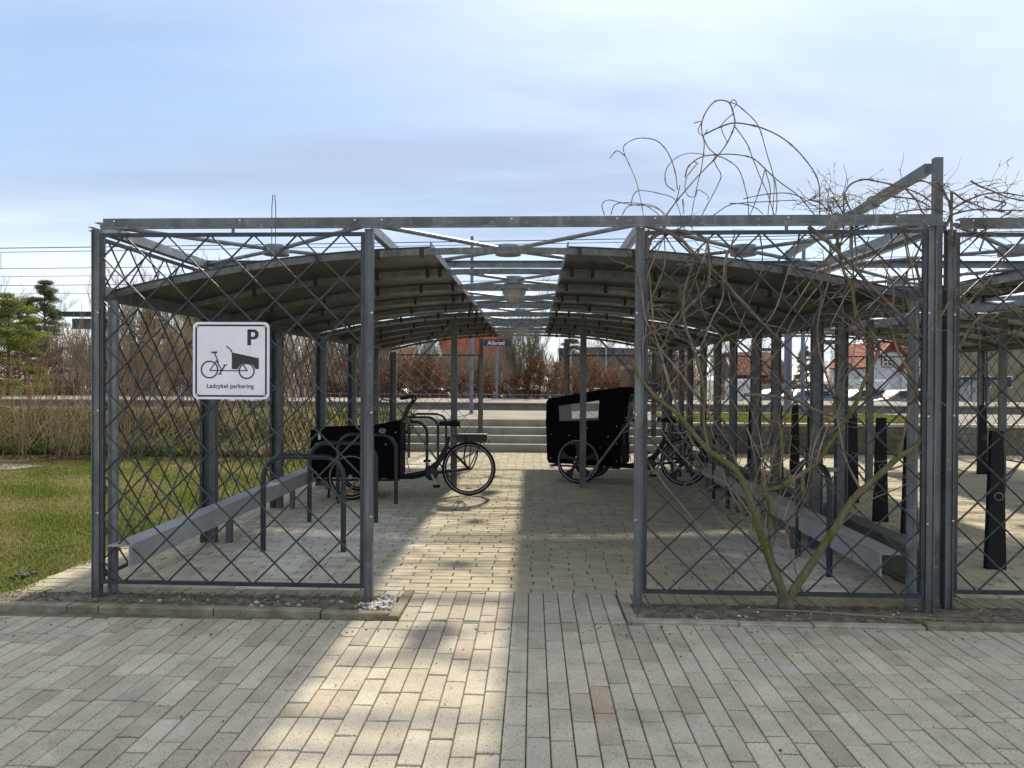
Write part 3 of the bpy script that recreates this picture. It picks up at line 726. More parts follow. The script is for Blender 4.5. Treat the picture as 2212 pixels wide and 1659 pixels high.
    # back panels
    for a, b_ in ((X1+.05, X2-.05), (X3+.05, X4-.05)):
        lattice(S, (a, 6*B, 0), (b_, 6*B, 0), .25, 2.1, 6, 6, separate=False, ro=.0062)
    return S

S1 = shelter(0, 'steel bicycle shelter with vaulted roof over the two cargo bikes', True)
for k in range(6):      # side lattice on the lawn side
    y0, y1 = (0.13 if k == 0 else k*B+.05), (k+1)*B-.05
    lattice(S1, (-2.962, y0, 0), (-2.962, y1, 0), .125, 2.60, 6, 8, separate=False, ro=.0062)
    MB().box((-2.985, (k+1)*B-.03, 0), (-2.945, (k+1)*B+.03, 2.62)).build('side_post', M['frame'], S1)
mb = MB(); channel(mb, (-2.975, .10, 2.66), (-2.975, 6*B, 2.66), .03, .03, .005, flip=-1); mb.build('side_rail', M['galv'], S1)
S2 = shelter(6.02, 'second steel shelter at right with rows of black tapered stands', False)
for k in range(2, 6):
    lattice(S2, (2.962, k*B+.05, 0), (2.962, (k+1)*B-.05, 0), .125, 2.40, 6, 8, separate=False, ro=.0062)
# connecting plates between the paired columns of both shelters
for k in range(1, 7):
    for z in (.75, 1.95): MB().box((2.925, k*B-.018, z-.02), (3.10, k*B-.012, z+.02)).build('joint_plate', M['galv'], S2).location = (-6.02, 0, 0)

# tall post with the raised sloping beam
T = empty('raised_gable_frame', (3.03, .1, 0), 0, 'tall grey steel post with sloping beam rising above the shelter corner', 'steel frame')
MB().box((-.027, -.03, -.02), (.027, .025, 3.15)).build('post', M['post'], T)
p0 = Vector((-.02, .08, 3.10)); p1 = Vector((-.02, 3.25, 2.98)); p2 = Vector((-.02, 5.6, 2.9))
MB().bar(p0, at(1697, 554, 3.55)-Vector((3.03, .1, 0)), .052, .07).build('sloping_beam', M['post'], T)
q1 = at(1697, 554, 3.55)-Vector((3.03, .1, 0))
for t in (.28, .43):
    c = p0.lerp(q1, t); MB().box((c.x-.034, c.y-.045, c.z-.045), (c.x+.034, c.y+.045, c.z+.047)).build('clamp', M['galv'], T)
c = p0.lerp(q1, .42); MB().box((c.x-.012, c.y-.012, c.z-.42), (c.x+.012, c.y+.012, c.z-.04)).build('hanger', M['post'], T)

# wheel-stop boards
def board(x, s_, label):
    e = empty('wheel_stop_rail', (x, 0, 0), 0, label, 'wheel stop rail', 'galvanised wheel stop rails')
    MB().box((-.004, 0, .24), (.004, 5.6, .386)).build('rail_face', M['board'], e)
    MB().box((min(0, s_*.16), 0, .388), (max(0, s_*.16), 5.6, .394)).build('rail_top', M['board'], e)
    for y in (1.96, 3.9, 5.5): MB().box((s_*.06-.025, y-.03, -.01), (s_*.06+.025, y+.03, .386)).build('support', M['post'], e)
    return e
board(-2.65, -1, 'folded galvanised wheel stop rail beside the lawn side lattice')
board(2.62, 1, 'folded galvanised wheel stop rail on the side of the vine')
# low concrete wall between the shelters
wl = tag(MB().box((0, 0, -.02), (.02, 10.6, .02)).build('low_wall', M['concdark']), 'low weathered concrete wall between the two shelters', 'wall')
wl.location = (3.16, .42, 0)
for k in range(9): MB().cbox((.02, k*1.18+.004, -.02), (.20, (k+1)*1.18-.004, .285), .008).build('wall_block', M['concdark'], wl)

# caged lamps under the hubs
def lamp(y, label):
    e = empty('pendant_lamp', ((X2+X3)/2, y, ZB-.085), 0, label, 'lamp', 'caged round lamps under the roof grid')
    MB().lathe([(.02, .03), (.05, .03), (.06, 0), (.12, -.005), (.175, -.03), (.18, -.036), (.17, -.037), (.13, -.02), (.13, -.04), (.125, -.085), (.115, -.085), (.11, -.02), (.0, -.02)], n=36).build('lamp_hood', M['lamp'], e, smooth=True)
    MB().lathe([(.10, -.03), (.108, -.08), (.098, -.125), (.07, -.155), (.03, -.17), (0, -.173)], n=28).build('lamp_glass', M['opal'], e, smooth=True)
    cg = MB(); cg.ring((0, 0, -.075), (0, 0, 1), .122, .006, 28, 6); cg.ring((0, 0, -.125), (0, 0, 1), .108, .006, 28, 6)
    for k in range(6):
        a = k*pi/3+.52; P = [(.122*cos(a), .122*sin(a), -.04), (.122*cos(a), .122*sin(a), -.08), (.108*cos(a), .108*sin(a), -.13), (.06*cos(a), .06*sin(a), -.172), (0, 0, -.182)]
        cg.tube(P, .005, 6)
    cg.build('lamp_cage', M['lamp'], e, smooth=True)
lamp(1.5*B+.05, 'grey caged lamp nearest the entrance, under the roof grid'); lamp(4.5*B+.1, 'smaller looking caged lamp far back in the roof gap')

# ------------------------------------------------------------------ sign
def text_obj(body, size, parent, m_, loc, rot=(rad(90), 0, 0), bold=.012, name='lettering', depth=.0008, align='CENTER'):
    cu = bpy.data.curves.new(name, 'FONT'); cu.body = body; cu.size = size; cu.align_x = align; cu.align_y = 'CENTER'; cu.offset = bold*size; cu.extrude = depth
    cu.materials.append(m_); o = bpy.data.objects.new(name, cu); COL.objects.link(o); o.location = loc; o.rotation_euler = rot
    bpy.context.view_layer.update()
    me = bpy.data.meshes.new_from_object(o.evaluated_get(bpy.context.evaluated_depsgraph_get())); bpy.data.objects.remove(o)
    o = bpy.data.objects.new(name, me); COL.objects.link(o); o.location = loc; o.rotation_euler = rot
    if parent: o.parent = parent
    return o
def rrect(w_, h_, r, n=6):
    P = []
    for cx, cy, a0 in ((w_/2-r, h_/2-r, 0), (-w_/2+r, h_/2-r, 90), (-w_/2+r, -h_/2+r, 180), (w_/2-r, -h_/2+r, 270)):
        for i in range(n+1): a = rad(a0+90*i/n); P.append((cx+r*cos(a), cy+r*sin(a)))
    return P
sp = at(496.5, 779, -0.02); SG = empty('parking_sign', (sp.x, -0.035+fy(sp.x), sp.z), 0, 'white square cargo bike parking sign fixed to the front lattice', 'sign')
SW = .545
FX = lambda u, v, t: (u, t, v)
MB().prism(rrect(SW, SW, .038), 0, -.006, FX).build('sign_plate', M['white'], SG, fix=True)
def flat_ring(o_, i_, t0, t1):
    n = len(o_); vs = [(u, t0, v) for u, v in o_]+[(u, t0, v) for u, v in i_]+[(u, t1, v) for u, v in o_]+[(u, t1, v) for u, v in i_]
    fs = [(2*n+i, 2*n+(i+1) % n, 3*n+(i+1) % n, 3*n+i) for i in range(n)]+[(i, (i+1) % n, 2*n+(i+1) % n, 2*n+i) for i in range(n)]+[(n+i, n+(i+1) % n, 3*n+(i+1) % n, 3*n+i) for i in range(n)]
    return MB().add(vs, fs)
flat_ring(rrect(SW-.034, SW-.034, .028), rrect(SW-.060, SW-.060, .018), -.006, -.0068).build('border', M['ink'], SG)
for sx in (-1, 1):
    for sy in (-1, 1): MB().lathe([(.0095, 0), (.009, .003), (.005, .005)], (sx*(SW/2-.033), -.007, sy*(SW/2-.033)), (0, -1, 0), 12).build('rivet', M['chrome'], SG, smooth=True)
# big P from strokes
def stroke(mb, pts, wd, t0=-.006, t1=-.0072, closed=False):
    for a, b_ in zip(pts[:-1], pts[1:]): 
        a = Vector((a[0], 0, a[1])); b_ = Vector((b_[0], 0, b_[1])); d = (b_-a).normalized(); r = Vector((d.z, 0, -d.x))*wd/2; a = a-d*wd*.0; b_ = b_+d*wd*.0
        vs = [a-r, a+r, b_+r, b_-r]; vs = [(v.x, t0, v.z) for v in vs]+[(v.x, t1, v.z) for v in vs]
        mb.add(vs, [(0, 1, 2, 3), (7, 6, 5, 4), (0, 4, 5, 1), (1, 5, 6, 2), (2, 6, 7, 3), (3, 7, 4, 0)])
def disc(mb, c, r, n=16, t=-.00735):
    mb.add([(c[0]+r*cos(2*pi*i/n), t, c[1]+r*sin(2*pi*i/n)) for i in range(n)], [tuple(range(n))])
# coordinates: sign pixels in crop (1515..2132, 940..1557) mapped to the plate
def sg(x, y): return ((x-1823.5)/617*SW, -(y-1248.5)/617*SW)
k_ = SW/617
mb = MB()
stroke(mb, [sg(1970, 1125), sg(1970, 998)], 30*k_)
bowl = [sg(1985, 1010)]+[sg(2010+22*cos(a), 1037-27*sin(a)) for a in np.linspace(pi/2, -pi/2, 12)]+[sg(1985, 1064)]
for i in range(1): 
    vs = []
    oo = [sg(1956, 998), sg(2008, 998)]+[sg(2008+38*cos(a), 1038-40*sin(a)) for a in np.linspace(pi/2, -pi/2, 14)][1:-1]+[sg(2008, 1078), sg(1985, 1078)]
    ii = [sg(1985, 1020), sg(2004, 1020)]+[sg(2004+14*cos(a), 1038-18*sin(a)) for a in np.linspace(pi/2, -pi/2, 14)][1:-1]+[sg(2004, 1056), sg(1985, 1056)]
    n = len(oo); vs = [(u, -.0072, v) for u, v in oo]+[(u, -.0072, v) for u, v in ii]; mb.add(vs, [(i, i+1, n+i+1, n+i) for i in range(n-1)])
mb.build('letter', M['ink'], SG)
mb = MB()
def circ(cx, cy, r, wd):
    o_ = [sg(cx+(r+wd/2)*cos(a), cy+(r+wd/2)*sin(a)) for a in np.linspace(0, 2*pi, 40)[:-1]]; i_ = [sg(cx+(r-wd/2)*cos(a), cy+(r-wd/2)*sin(a)) for a in np.linspace(0, 2*pi, 40)[:-1]]
    n = len(o_); mb.add([(u, -.0076, v) for u, v in o_]+[(u, -.0076, v) for u, v in i_], [(i, (i+1) % n, n+(i+1) % n, n+i) for i in range(n)])
circ(1650, 1320, 66, 11); 
# box of the pictogram with the wheel arch cut out
arch = [sg(1950+72*cos(a), 1330-66*sin(a)) for a in np.linspace(rad(15), rad(168), 14)]
box_ = [sg(1830, 1182), sg(2048, 1228), sg(2048, 1315)]+arch+[sg(1830, 1315)]
c0 = sg(1880, 1230)
mb.add([(u, -.0072, v) for u, v in box_], [tuple(range(len(box_)))])
circ(1950, 1330, 60, 11)
for a, b_, wd in (((1652, 1328), (1955, 1328), 8), ((1652, 1328), (1705, 1250), 8), ((1705, 1250), (1750, 1325), 9), ((1690, 1185), (1722, 1262), 9), ((1665, 1182), (1712, 1182), 13), ((1775, 1285), (1732, 1355), 10), ((1762, 1283), (1792, 1283), 8), ((1718, 1356), (1748, 1356), 8), ((1955, 1328), (1925, 1285), 9), ((1832, 1182), (1820, 1160), 9), ((1820, 1160), (1790, 1135), 9)):
    stroke(mb, [sg(*a), sg(*b_)], wd*k_, -.006, -.0078)
disc(mb, sg(1790, 1135), 6*k_, 12, -.0079)
mb.build('pictogram', M['ink'], SG)
u, v = sg(1817, 1450)
text_obj('Ladcykel parkering', .0445, SG, M['ink'], (u, -.0068, v-.002), bold=.009)

# ------------------------------------------------------------------ hoop stands
def hoop(x, y, along_x, label, group):
    e = empty('bike_rack_hoop', (x, y, 0), 0 if along_x else pi/2, label, 'bike rack', group)
    w_, h_, r = .74, .87, .19; P = [(-w_/2, 0, -.02), (-w_/2, 0, h_-r)]
    P += [(-w_/2+r-r*cos(a), 0, h_-r+r*sin(a)) for a in np.linspace(0, pi/2, 9)[1:]]
    P += [(w_/2-r+r*sin(a), 0, h_-r+r*cos(a)) for a in np.linspace(0, pi/2, 9)]
    P += [(w_/2, 0, -.02)]
    MB().tube(P, .0245, 14).build('bent_tube', M['hoop'], e, smooth=True)
    return e
ho = ['nearest the front lattice', 'second from the front, partly before the cargo box', 'third from the front, touching the open cargo bike', 'fourth from the front, behind the cargo bike handlebar', 'fifth from the front, behind the cargo bike saddle', 'farthest back before the steps']
for y, l in zip((1.6, 3.06, 4.30, 7.15, 8.6, 9.9), ho):
    hoop(-1.885, y, True, 'left rack hoop, '+l, 'bike rack hoops')
for y, l in zip((1.29, 4.55, 7.6), ('nearest, behind the vine trunk', 'by the rear wheel of the hooded bike', 'farthest, beyond the hooded bike')):
    hoop(2.62, y, False, 'dark hoop on the right side, '+l, 'bike rack hoops')

# ------------------------------------------------------------------ tapered black stands
STD = MB(); 
def stand_mesh():
    mb = MB(); z1 = 1.17; a, b_ = .08, .048; t = .03
    vs = [(-a, -t, 0), (a, -t, 0), (a, t, 0), (-a, t, 0), (-b_, -t*.8, z1), (b_, -t*.8, z1), (b_, t*.8, z1), (-b_, t*.8, z1)]
    mb.add(vs, [(0,3,2,1),(4,5,6,7),(0,1,5,4),(1,2,6,5),(2,3,7,6),(3,0,4,7)]); return mb
st_me = stand_mesh().mesh('stand_post'); st_me.materials.append(M['stand'])
ring_me = MB().ring((0, -.045, .62), (.3, 1, 0), .032, .006, 18, 6).mesh('locking_ring'); ring_me.materials.append(M['galv'])
ordn = ['first', 'second', 'third', 'fourth', 'fifth', 'sixth', 'seventh', 'eighth']
def stand(x, y, label, rz=0.0):
    e = empty('tapered_stand', (x, y, 0), rz, label, 'bike stand', 'black tapered bike stands'); link_mesh('stand_post', st_me, e); link_mesh('locking_ring', ring_me, e); return e
for i, (x, y) in enumerate(((4.13, 1.24), (4.13, 2.72), (4.13, 3.39), (4.36, 4.72), (4.13, 5.55), (4.13, 7.0), (4.07, 8.27))):
    stand(x, y, 'black tapered bike stand, %s from front in the row by the low wall' % ordn[i], rnd.uniform(-.05, .05))
for i, (x, y) in enumerate(((4.62, 7.68), (4.75, 9.1))):
    stand(x, y, 'black tapered bike stand %s, set back from the first row' % ('near the middle column', 'close to the block wall')[i])
for i, y in enumerate((5.4, 6.6, 7.9, 9.0)):
    stand(7.85, y, 'black tapered bike stand, %s from the front in the far right row' % ordn[i])

# ================================================================== CARGO BIKES
def wheel(parent, x, y, r, spoked, name='wheel', refl=True):
    e = empty(name, (x, y, r)); e.parent = parent
    MB().ring((0, 0, 0), (0, 1, 0), r-.026, .026, 44, 8).build('tyre', M['rubber'], e, smooth=True)
    MB().ring((0, 0, 0), (0, 1, 0), r-.052, .010, 44, 6).build('rim', M['black'], e, smooth=True)
    for s_ in (-1, 1): 
        fr = MB(); n = 44; a = [(cos(2*pi*i/n), sin(2*pi*i/n)) for i in range(n)]
        ri, ro = r-.040, r-.033
        fr.add([(c*ri, s_*.0245, s2*ri) for c, s2 in a]+[(c*ro, s_*.0262, s2*ro) for c, s2 in a], [(i, (i+1) % n, n+(i+1) % n, n+i) for i in range(n)])
        fr.build('reflective_line', M['reflect'], e)
    mb = MB(); mb.lathe([(.03, -.04), (.036, -.03), (.036, .03), (.03, .04)], ax=(0, 1, 0), n=18)
    mb.build('wheel_hub', M['chrome'] if spoked else M['black'], e, smooth=True)
    mb = MB()
    if spoked:
        for i in range(28):
            a = 2*pi*i/28; b_ = a+(.5 if i % 2 else -.5); s_ = .03 if i % 4 < 2 else -.03
            mb.tube([(.034*cos(b_), s_, .034*sin(b_)), ((r-.055)*cos(a), 0, (r-.055)*sin(a))], .0012, 4, False)
        mb.build('spokes', M['black'], e)
        o_ = MB(); 
        o_.box((-.04, -.012, -r*.72-.012), (.04, .012, -r*.72+.012)); o_.build('spoke_reflector', M['orange'], e)
    else:
        for i in range(5):
            a = 2*pi*i/5+.3; P = []
            for side in (1, -1):
                pass
            u = Vector((cos(a), 0, sin(a))); w_ = Vector((-sin(a), 0, cos(a))); R1 = r-.05
            pts = [u*.03-w_*.028, u*(R1*.55)-w_*.022, u*R1-w_*.075, u*R1+w_*.075, u*(R1*.55)+w_*.022, u*.03+w_*.028]
            vs = [(p.x, -.012, p.z) for p in pts]+[(p.x, .012, p.z) for p in pts]; n = 6
            mb.add(vs, [tuple(range(n)), tuple(reversed(range(n, 2*n)))]+[(i_, i_+n, (i_+1) % n+n, (i_+1) % n) for i_ in range(n)])
        mb.build('cast_spokes', M['black'], e, fix=True)
        MB().lathe([(.075, -.022), (.08, -.020), (.08, -.018), (.0, -.018)], ax=(0, 1, 0), n=28).build('brake_disc', M['chrome'], e, smooth=True)
    return e

def cargo_bike(loc, rz, hooded, label):
    """local x points forward; rear axle at x=0; near side is +y after turning"""
    K = empty('cargo_bike', loc, rz, label, 'cargo bike', 'three wheeled black cargo bikes')
    Lf = 1.52; rr, rf = (.365, .305) if not hooded else (.355, .345)
    wheel(K, 0, 0, rr, not hooded, 'rear_wheel')
    for s_ in (-1, 1): wheel(K, Lf, s_*.385, rf, not hooded, 'front_wheel')
    # frame
    fm = MB(); bb = Vector((.50, 0, .30))
    fm.tube([bb, (.33, 0, .55), (.27, 0, .80)], .024, 10); fm.lathe([(.03, -.06), (.085, -.055), (.09, 0), (.085, .055), (.03, .06)], bb, (0, 1, 0), 18)                           # seat tube
    for s_ in (-.055, .055):
        fm.tube([bb+Vector((0, s_*.5, 0)), (0, s_, rr)], .015, 8)                  # chain stays
        fm.tube([(.30, s_*.4, .68), (0, s_, rr)], .013, 8)                         # seat stays
    fm.tube([(.30, 0, .66), (.42, 0, .45), (.60, 0, .31), (.86, 0, .26), (1.5, 0, .26)], .031, 10)
    fm.tube([bb, (.75, 0, .235), (1.1, 0, .235)], .014, 8)
    fm.tube([(1.0, -.30, .25), (1.0, .30, .25)], .016, 8); fm.tube([(1.95, -.30, .25), (1.95, .30, .25)], .014, 8)
    for s_ in (-.30, .30): fm.tube([(.9, s_, .25), (2.0, s_, .25)], .014, 8)
    fm.tube([(Lf, -.36, rf), (Lf, .36, rf)], .014, 8)
    fm.build('frame', M['black'], K, smooth=True)
    # box
    zt, zb = .93, .285; x0, x1 = .90, 2.04; bw = .33
    bx = MB(); t = .013
    prof = [(x0, zb), (x1-.03, zb), (x1, zb+.06), (x1+.02, zt-.02), (x0+.45, zt), (x0-.01, zt+.09)]
    arch = [(Lf+(rf+.03)*cos(a), rf+(rf+.03)*sin(a)) for a in np.linspace(rad(-2), rad(182), 16)]
    for s_ in (-1, 1):
        n = len(prof); ya, yb = s_*bw, s_*(bw-t); vs = [(u, ya, v) for u, v in prof]+[(u, yb, v) for u, v in prof]
        bx.add(vs, [tuple(range(n)), tuple(reversed(range(n, 2*n)))]+[(i, (i+1) % n, (i+1) % n+n, i+n) for i in range(n)])
    bx.box((x0, -bw+t, zb), (x1-.03, bw-t, zb+t))
    bx.bar((x1-.01, 0, zb+.03), (x1+.012, 0, zt-.06), 2*(bw-t), .014, up=(1, 0, 0)); bx.bar((x0, 0, zb), (x0-.005, 0, zt+.07), 2*(bw-t), .014, up=(1, 0, 0))
    bx.build('cargo_box', M['blackwood'], K, fix=True)
    for s_ in (-1, 1):
        fn = MB()      # mudguard over each front wheel
        P = [(Lf+(rf+.025)*cos(a), s_*.385, rf+(rf+.025)*sin(a)) for a in np.linspace(rad(20), rad(172), 14)]
        for p, q in zip(P[:-1], P[1:]): fn.bar(p, q, .065, .006, up=(0, 1, 0)) if False else fn.add([(p[0], s_*.352, p[2]), (p[0], s_*.42, p[2]), (q[0], s_*.42, q[2]), (q[0], s_*.352, q[2])], [(0, 1, 2, 3)])
        fn.build('mudguard', M['black'], K)
        sc_ = MB()
        for (u, v) in [(x0+.05, zt-.05), (x0+.05, .62), (x0+.05, .36), (x0+.30, .55), (x1-.06, zt-.2), (x1-.06, .36), (x1-.35, .72), (x0+.18, .72), (x0+.5, .84)]:
            sc_.lathe([(.009, 0), (.006, .004)], (u, s_*(bw+.001), v), (0, s_, 0), 8)
        sc_.build('screw_heads', M['reflect'], K)
    if not hooded: MB().bar((x1-.10, bw+.003, .78), (x1-.10, bw+.003, .88), .03, .003, up=(0, 1, 0)).build('white_tag', M['signwhite'], K)
    # emblem and lettering on the near side of the box (near side = -y in the place, +y here after the half turn)
    em = MB(); 
    for R_, q in ((.030, 0),):
        n = 26; o_ = [(R_*1.5*cos(2*pi*i/n), R_*sin(2*pi*i/n)) for i in range(n)]; i_ = [(u*.78, v*.74) for u, v in o_]
        cx_b, cz_b = (x0+.22, zt-.03) if not hooded else (x1-.40, .60)
        s_e = 1 if not hooded else .5
        em.add([(cx_b+u*s_e, bw+.002, cz_b+v*s_e) for u, v in o_]+[(cx_b+u*s_e, bw+.002, cz_b+v*s_e) for u, v in i_], [(i, (i+1) % n, n+(i+1) % n, n+i) for i in range(n)])
        em.box((cx_b-.022*s_e, bw+.001, cz_b-.006*s_e), (cx_b+.022*s_e, bw+.003, cz_b+.006*s_e))
    em.build('emblem', M['reflect'], K)
    if not hooded: text_obj('Runner Mk4', .042, K, M['signwhite'], (cx_b+.01, bw+.003, cz_b-.052), rot=(rad(90), 0, pi), name='box_lettering') if False else None
    # handlebar: two uprights and grips
    hb = MB()
    for s_ in (-.16, .16):
        hb.tube(smooth_line([(x0-.02, s_, .60), (x0-.015, s_, .98), (x0-.07, s_*1.15, 1.17), (x0-.16, s_*1.3, 1.30), (x0-.13, s_*1.5, 1.335), (x0-.06, s_*1.55, 1.33)], 4), .016, 8)
    hb.tube([(x0-.03, -.16, 1.0), (x0-.03, .16, 1.0)], .012, 8)
    hb.build('handlebar', M['black'], K, smooth=True)
    gp = MB()
    for s_ in (-.24, .24): gp.tube([(x0-.11, s_*1.0, 1.335), (x0+.0, s_*1.03, 1.32)], .022, 8)
    gp.build('grips', M['rubber'], K, smooth=True)
    cb = MB()
    for s_ in (-.15, .13): cb.tube(smooth_line([(x0-.02, s_*1.3, 1.28), (x0-.14, s_, 1.15), (x0-.10, s_*.8, .85), (x0-.06, s_*.5, .55), (x0-.1, 0, .32)], 4), .0035, 5)
    cb.build('brake_cables', M['rubber'], K)
    # saddle
    sd_ = MB(); P = []; n = 14; xs_ = [-.13, -.10, -.04, .03, .09, .14, .155]; wd = [.075, .115, .11, .065, .036, .026, .012]; zz = [.995, 1.015, 1.01, .99, .992, .99, .98]
    base = Vector((.27, 0, 0))
    for x_, w_, z_ in zip(xs_, wd, zz):
        for i in range(n): a = 2*pi*i/n; P.append((.25+x_, w_*cos(a), z_-.012+(.030 if sin(a) > 0 else (.065 if x_ < -.02 else .035))*sin(a)))
    F = [(i*n+j, i*n+(j+1) % n, (i+1)*n+(j+1) % n, (i+1)*n+j) for i in range(6) for j in range(n)]+[tuple(reversed(range(n))), tuple(6*n+j for j in range(n))]
    sd_.add(P, F).build('saddle', M['rubber'], K, smooth=True, fix=True)
    MB().tube([(.27, 0, .80), (.25, 0, .97)], .013, 10).build('seat_post', M['chrome'], K, smooth=True)
    # rack, battery, rear mudguard, light
    rk = MB()
    for s_ in (-.06, .06):
        rk.tube([(.22, s_, .80), (.12, s_, .83), (-.26, s_, .83)], .006, 6); rk.tube([(-.22, s_, .83), (0, s_*1.2, rr)], .006, 6); rk.tube([(-.04, s_, .83), (0, s_*1.2, rr)], .006, 6)
    for x_ in (.1, 0, -.1, -.2, -.26): rk.tube([(x_, -.06, .835), (x_, .06, .835)], .005, 6)
    rk.build('luggage_rack', M['black'], K, smooth=True)
    bt = MB(); bt.prism(rrect(.41, .105, .025), -.06, .06, lambda u, v, t: (u-.04, t, v+.785)); bt.build('battery', M['black'], K, fix=True)
    MB().box((-.285, -.02, .72), (-.265, .02, .775)).build('tail_light', M['red'], K)
    mg = MB(); P = [((rr+.03)*cos(a), (rr+.03)*sin(a)+rr) for a in np.linspace(rad(35), rad(200), 20)]
    mg = MB(); P = [((rr+.03)*cos(a), (rr+.03)*sin(a)+rr) for a in np.linspace(rad(25), rad(165), 20)]
    for (a, b_), (c, d) in zip(P[:-1], P[1:]): mg.add([(a, -.03, b_), (a, .03, b_), (c, .03, d), (c, -.03, d), (a, -.026, b_-.006), (a, .026, b_-.006), (c, .026, d-.006), (c, -.026, d-.006)], [(0, 1, 2, 3), (7, 6, 5, 4), (0, 3, 7, 4), (1, 5, 6, 2)])
    mg.build('rear_mudguard', M['black'], K)
    # drivetrain
    ch = MB().lathe([(.085, -.004), (.09, 0), (.085, .004)], bb+Vector((0, .05, 0)), (0, 1, 0), 24); ch.build('chainring', M['black'], K)
    for s_ in (-1, 1): MB().tube([bb+Vector((0, s_*.07, 0)), bb+Vector((-s_*.075, s_*.085, -s_*.155))], .014, 6).build('crank', M['reflect'], K, smooth=True)
    pd = MB(); c = bb+Vector((-.075, .13, -.155)); pd.box((c.x-.045, c.y-.045, c.z-.014), (c.x+.045, c.y+.045, c.z+.014)); pd.build('pedal', M['rubber'], K)
    pd = MB(); c = bb+Vector((.075, -.13, .155)); pd.box((c.x-.045, c.y-.045, c.z-.014), (c.x+.045, c.y+.045, c.z+.014)); pd.build('pedal', M['rubber'], K)
    cn = MB(); 
    for s_ in (.08, -.08): cn.tube([bb+Vector((0, .05, s_)), (0, .05, rr+s_*.45)], .003, 5)
    cn.build('chain', M['black'], K)
    if not hooded:
        # canvas cover over the box edge, lock chain
        cv = MB(); P = []
        nx, ny = 16, 8
        for i in range(nx+1):
            for j in range(ny+1):
                x_ = x0+.02+(x1-x0)*i/nx; y_ = -bw+2*bw*j/ny
                z_ = zt-.02-.05*max(0, (x_-x0)/1.1)-.05*sin(pi*i/nx)*sin(pi*j/ny)+(.08 if i < 4 else 0)*(1-i/4)
                cv_ = (x_, y_, z_); P.append(cv_)
        cv.add(P, [(i*(ny+1)+j, (i+1)*(ny+1)+j, (i+1)*(ny+1)+j+1, i*(ny+1)+j+1) for i in range(nx) for j in range(ny)]); cv.build('box_cover', M['fabric'], K, smooth=True)
        lk = MB(); lk.tube(smooth_line([(.05, .075, .84), (.04, .09, .7), (.06, .08, .5), (-.02, .08, .36), (-.10, .08, .50), (-.12, .07, .62)], 4), .010, 8); lk.build('lock_cable', M['rubber'], K, smooth=True)
        ks = MB(); ks.bar((Lf+.27, .34, .26), (Lf+.30, .34, .02), .03, .02); ks.build('stand_leg', M['black'], K)
    else:
        # canvas hood with windows
        zh0, zh1 = 1.28, 1.47
        A = [(x0-.08, zt-.01), (x1+.02, zt-.07), (x1+.01, zh0-.04), (x1-.03, zh0), (x0-.02, zh1), (x0-.13, zh1-.02), (x0-.14, zh1-.10), (x0-.06, 1.1)]
        W = [(x0+.33, .97), (x1-.20, .94), (x1-.19, 1.17), (x0+.31, 1.27)]
        hd = MB(); n = len(A)
        for s_ in (-1, 1):
            y_ = s_*(bw+.012)
            # side wall as strips round the window opening
            vs = [(u, y_, v) for u, v in A]+[(u, y_, v) for u, v in W]
            w0, w1, w2, w3 = n, n+1, n+2, n+3
            hd.add(vs, [(0, 1, w1, w0), (1, 2, w2, w1), (2, 3, w2), (3, 4, w3, w2), (4, 5, 6, 7), (4, 7, w0, w3), (7, 0, w0)])
        b1 = bw+.012
        for i in ((1, 2), (2, 3), (3, 4), (4, 5), (5, 6)):
            (u, v), (u2, v2) = A[i[0]], A[i[1]]
            hd.add([(u, -b1, v), (u, b1, v), (u2, b1, v2), (u2, -b1, v2)], [(0, 1, 2, 3)])
        hd.build('canvas_hood', M['fabric'], K)
        for s_ in (-1, 1): MB().add([(u, s_*(b1-.002), v) for u, v in W], [(0, 1, 2, 3)]).build('side_window', M['clear'], K)
        MB().add([(x1-.12, -.24, zh0+.024), (x1-.12, .34, zh0+.024), (x0+.14, .34, zh1-.024), (x0+.14, -.24, zh1-.024)], [(0, 1, 2, 3)]).build('roof_window', M['reflect'], K)
        MB().add([(x0-.085, -.30, zt+.02), (x0-.085, .30, zt+.02), (x0-.145, .30, 1.36), (x0-.145, -.30, 1.36)], [(0, 1, 2, 3)]).build('rear_window', M['clear'], K)
        for s_ in (-1, 1):
            for xx in (x0+.10, x0+.62, x1-.06):
                MB().bar((xx, s_*(b1+.003), .80), (xx, s_*(b1+.003), .94), .022, .004, up=(1, 0, 0)).build('strap', M['rubber'], K)
            sm = MB(); sm.tube([(u, s_*(b1+.002), v) for u, v in W+W[:1]], .004, 5); sm.build('window_piping', M['rib'], K)
        fl = MB()
        for s_ in (-1, 1): fl.box((x0-.03, s_*.30-.01, .34), (x0-.02, s_*.30+.01, .44))
        fl.build('reflector', M['red'], K)
    return K
# bike 1 points to -X: rear axle at (-0.653, 5.02), front at X -2.17
b1 = cargo_bike((-.653, 5.02, 0), pi+rad(3), False, 'black open box cargo bike with spoked wheels parked by the hoops')
b2 = cargo_bike((2.47, 6.17, 0), pi-rad(19), True, 'black cargo bike with canvas hood and cast wheels at right')

# red sticker and red tie
MB().lathe([(.022, 0), (.022, .001)], (X3, 3*B-.033, 1.66), (0, -1, 0), 16).build('sticker', M['red'], S1)
pt = at(738, 780, 0); mb = MB(); 
for k in range(4): mb.ring((pt.x+.002*k, fy(pt.x)-.008, pt.z-.01*k), (.3*k, .6, 1), .008, .003, 12, 5)
mb.tube([(pt.x, -.02, pt.z), (pt.x+.03, -.03, pt.z-.02)], .003, 5)
tag(mb.build('red_cord', M['red']), 'small red cord tied to a lattice crossing left of the entrance', 'cord')

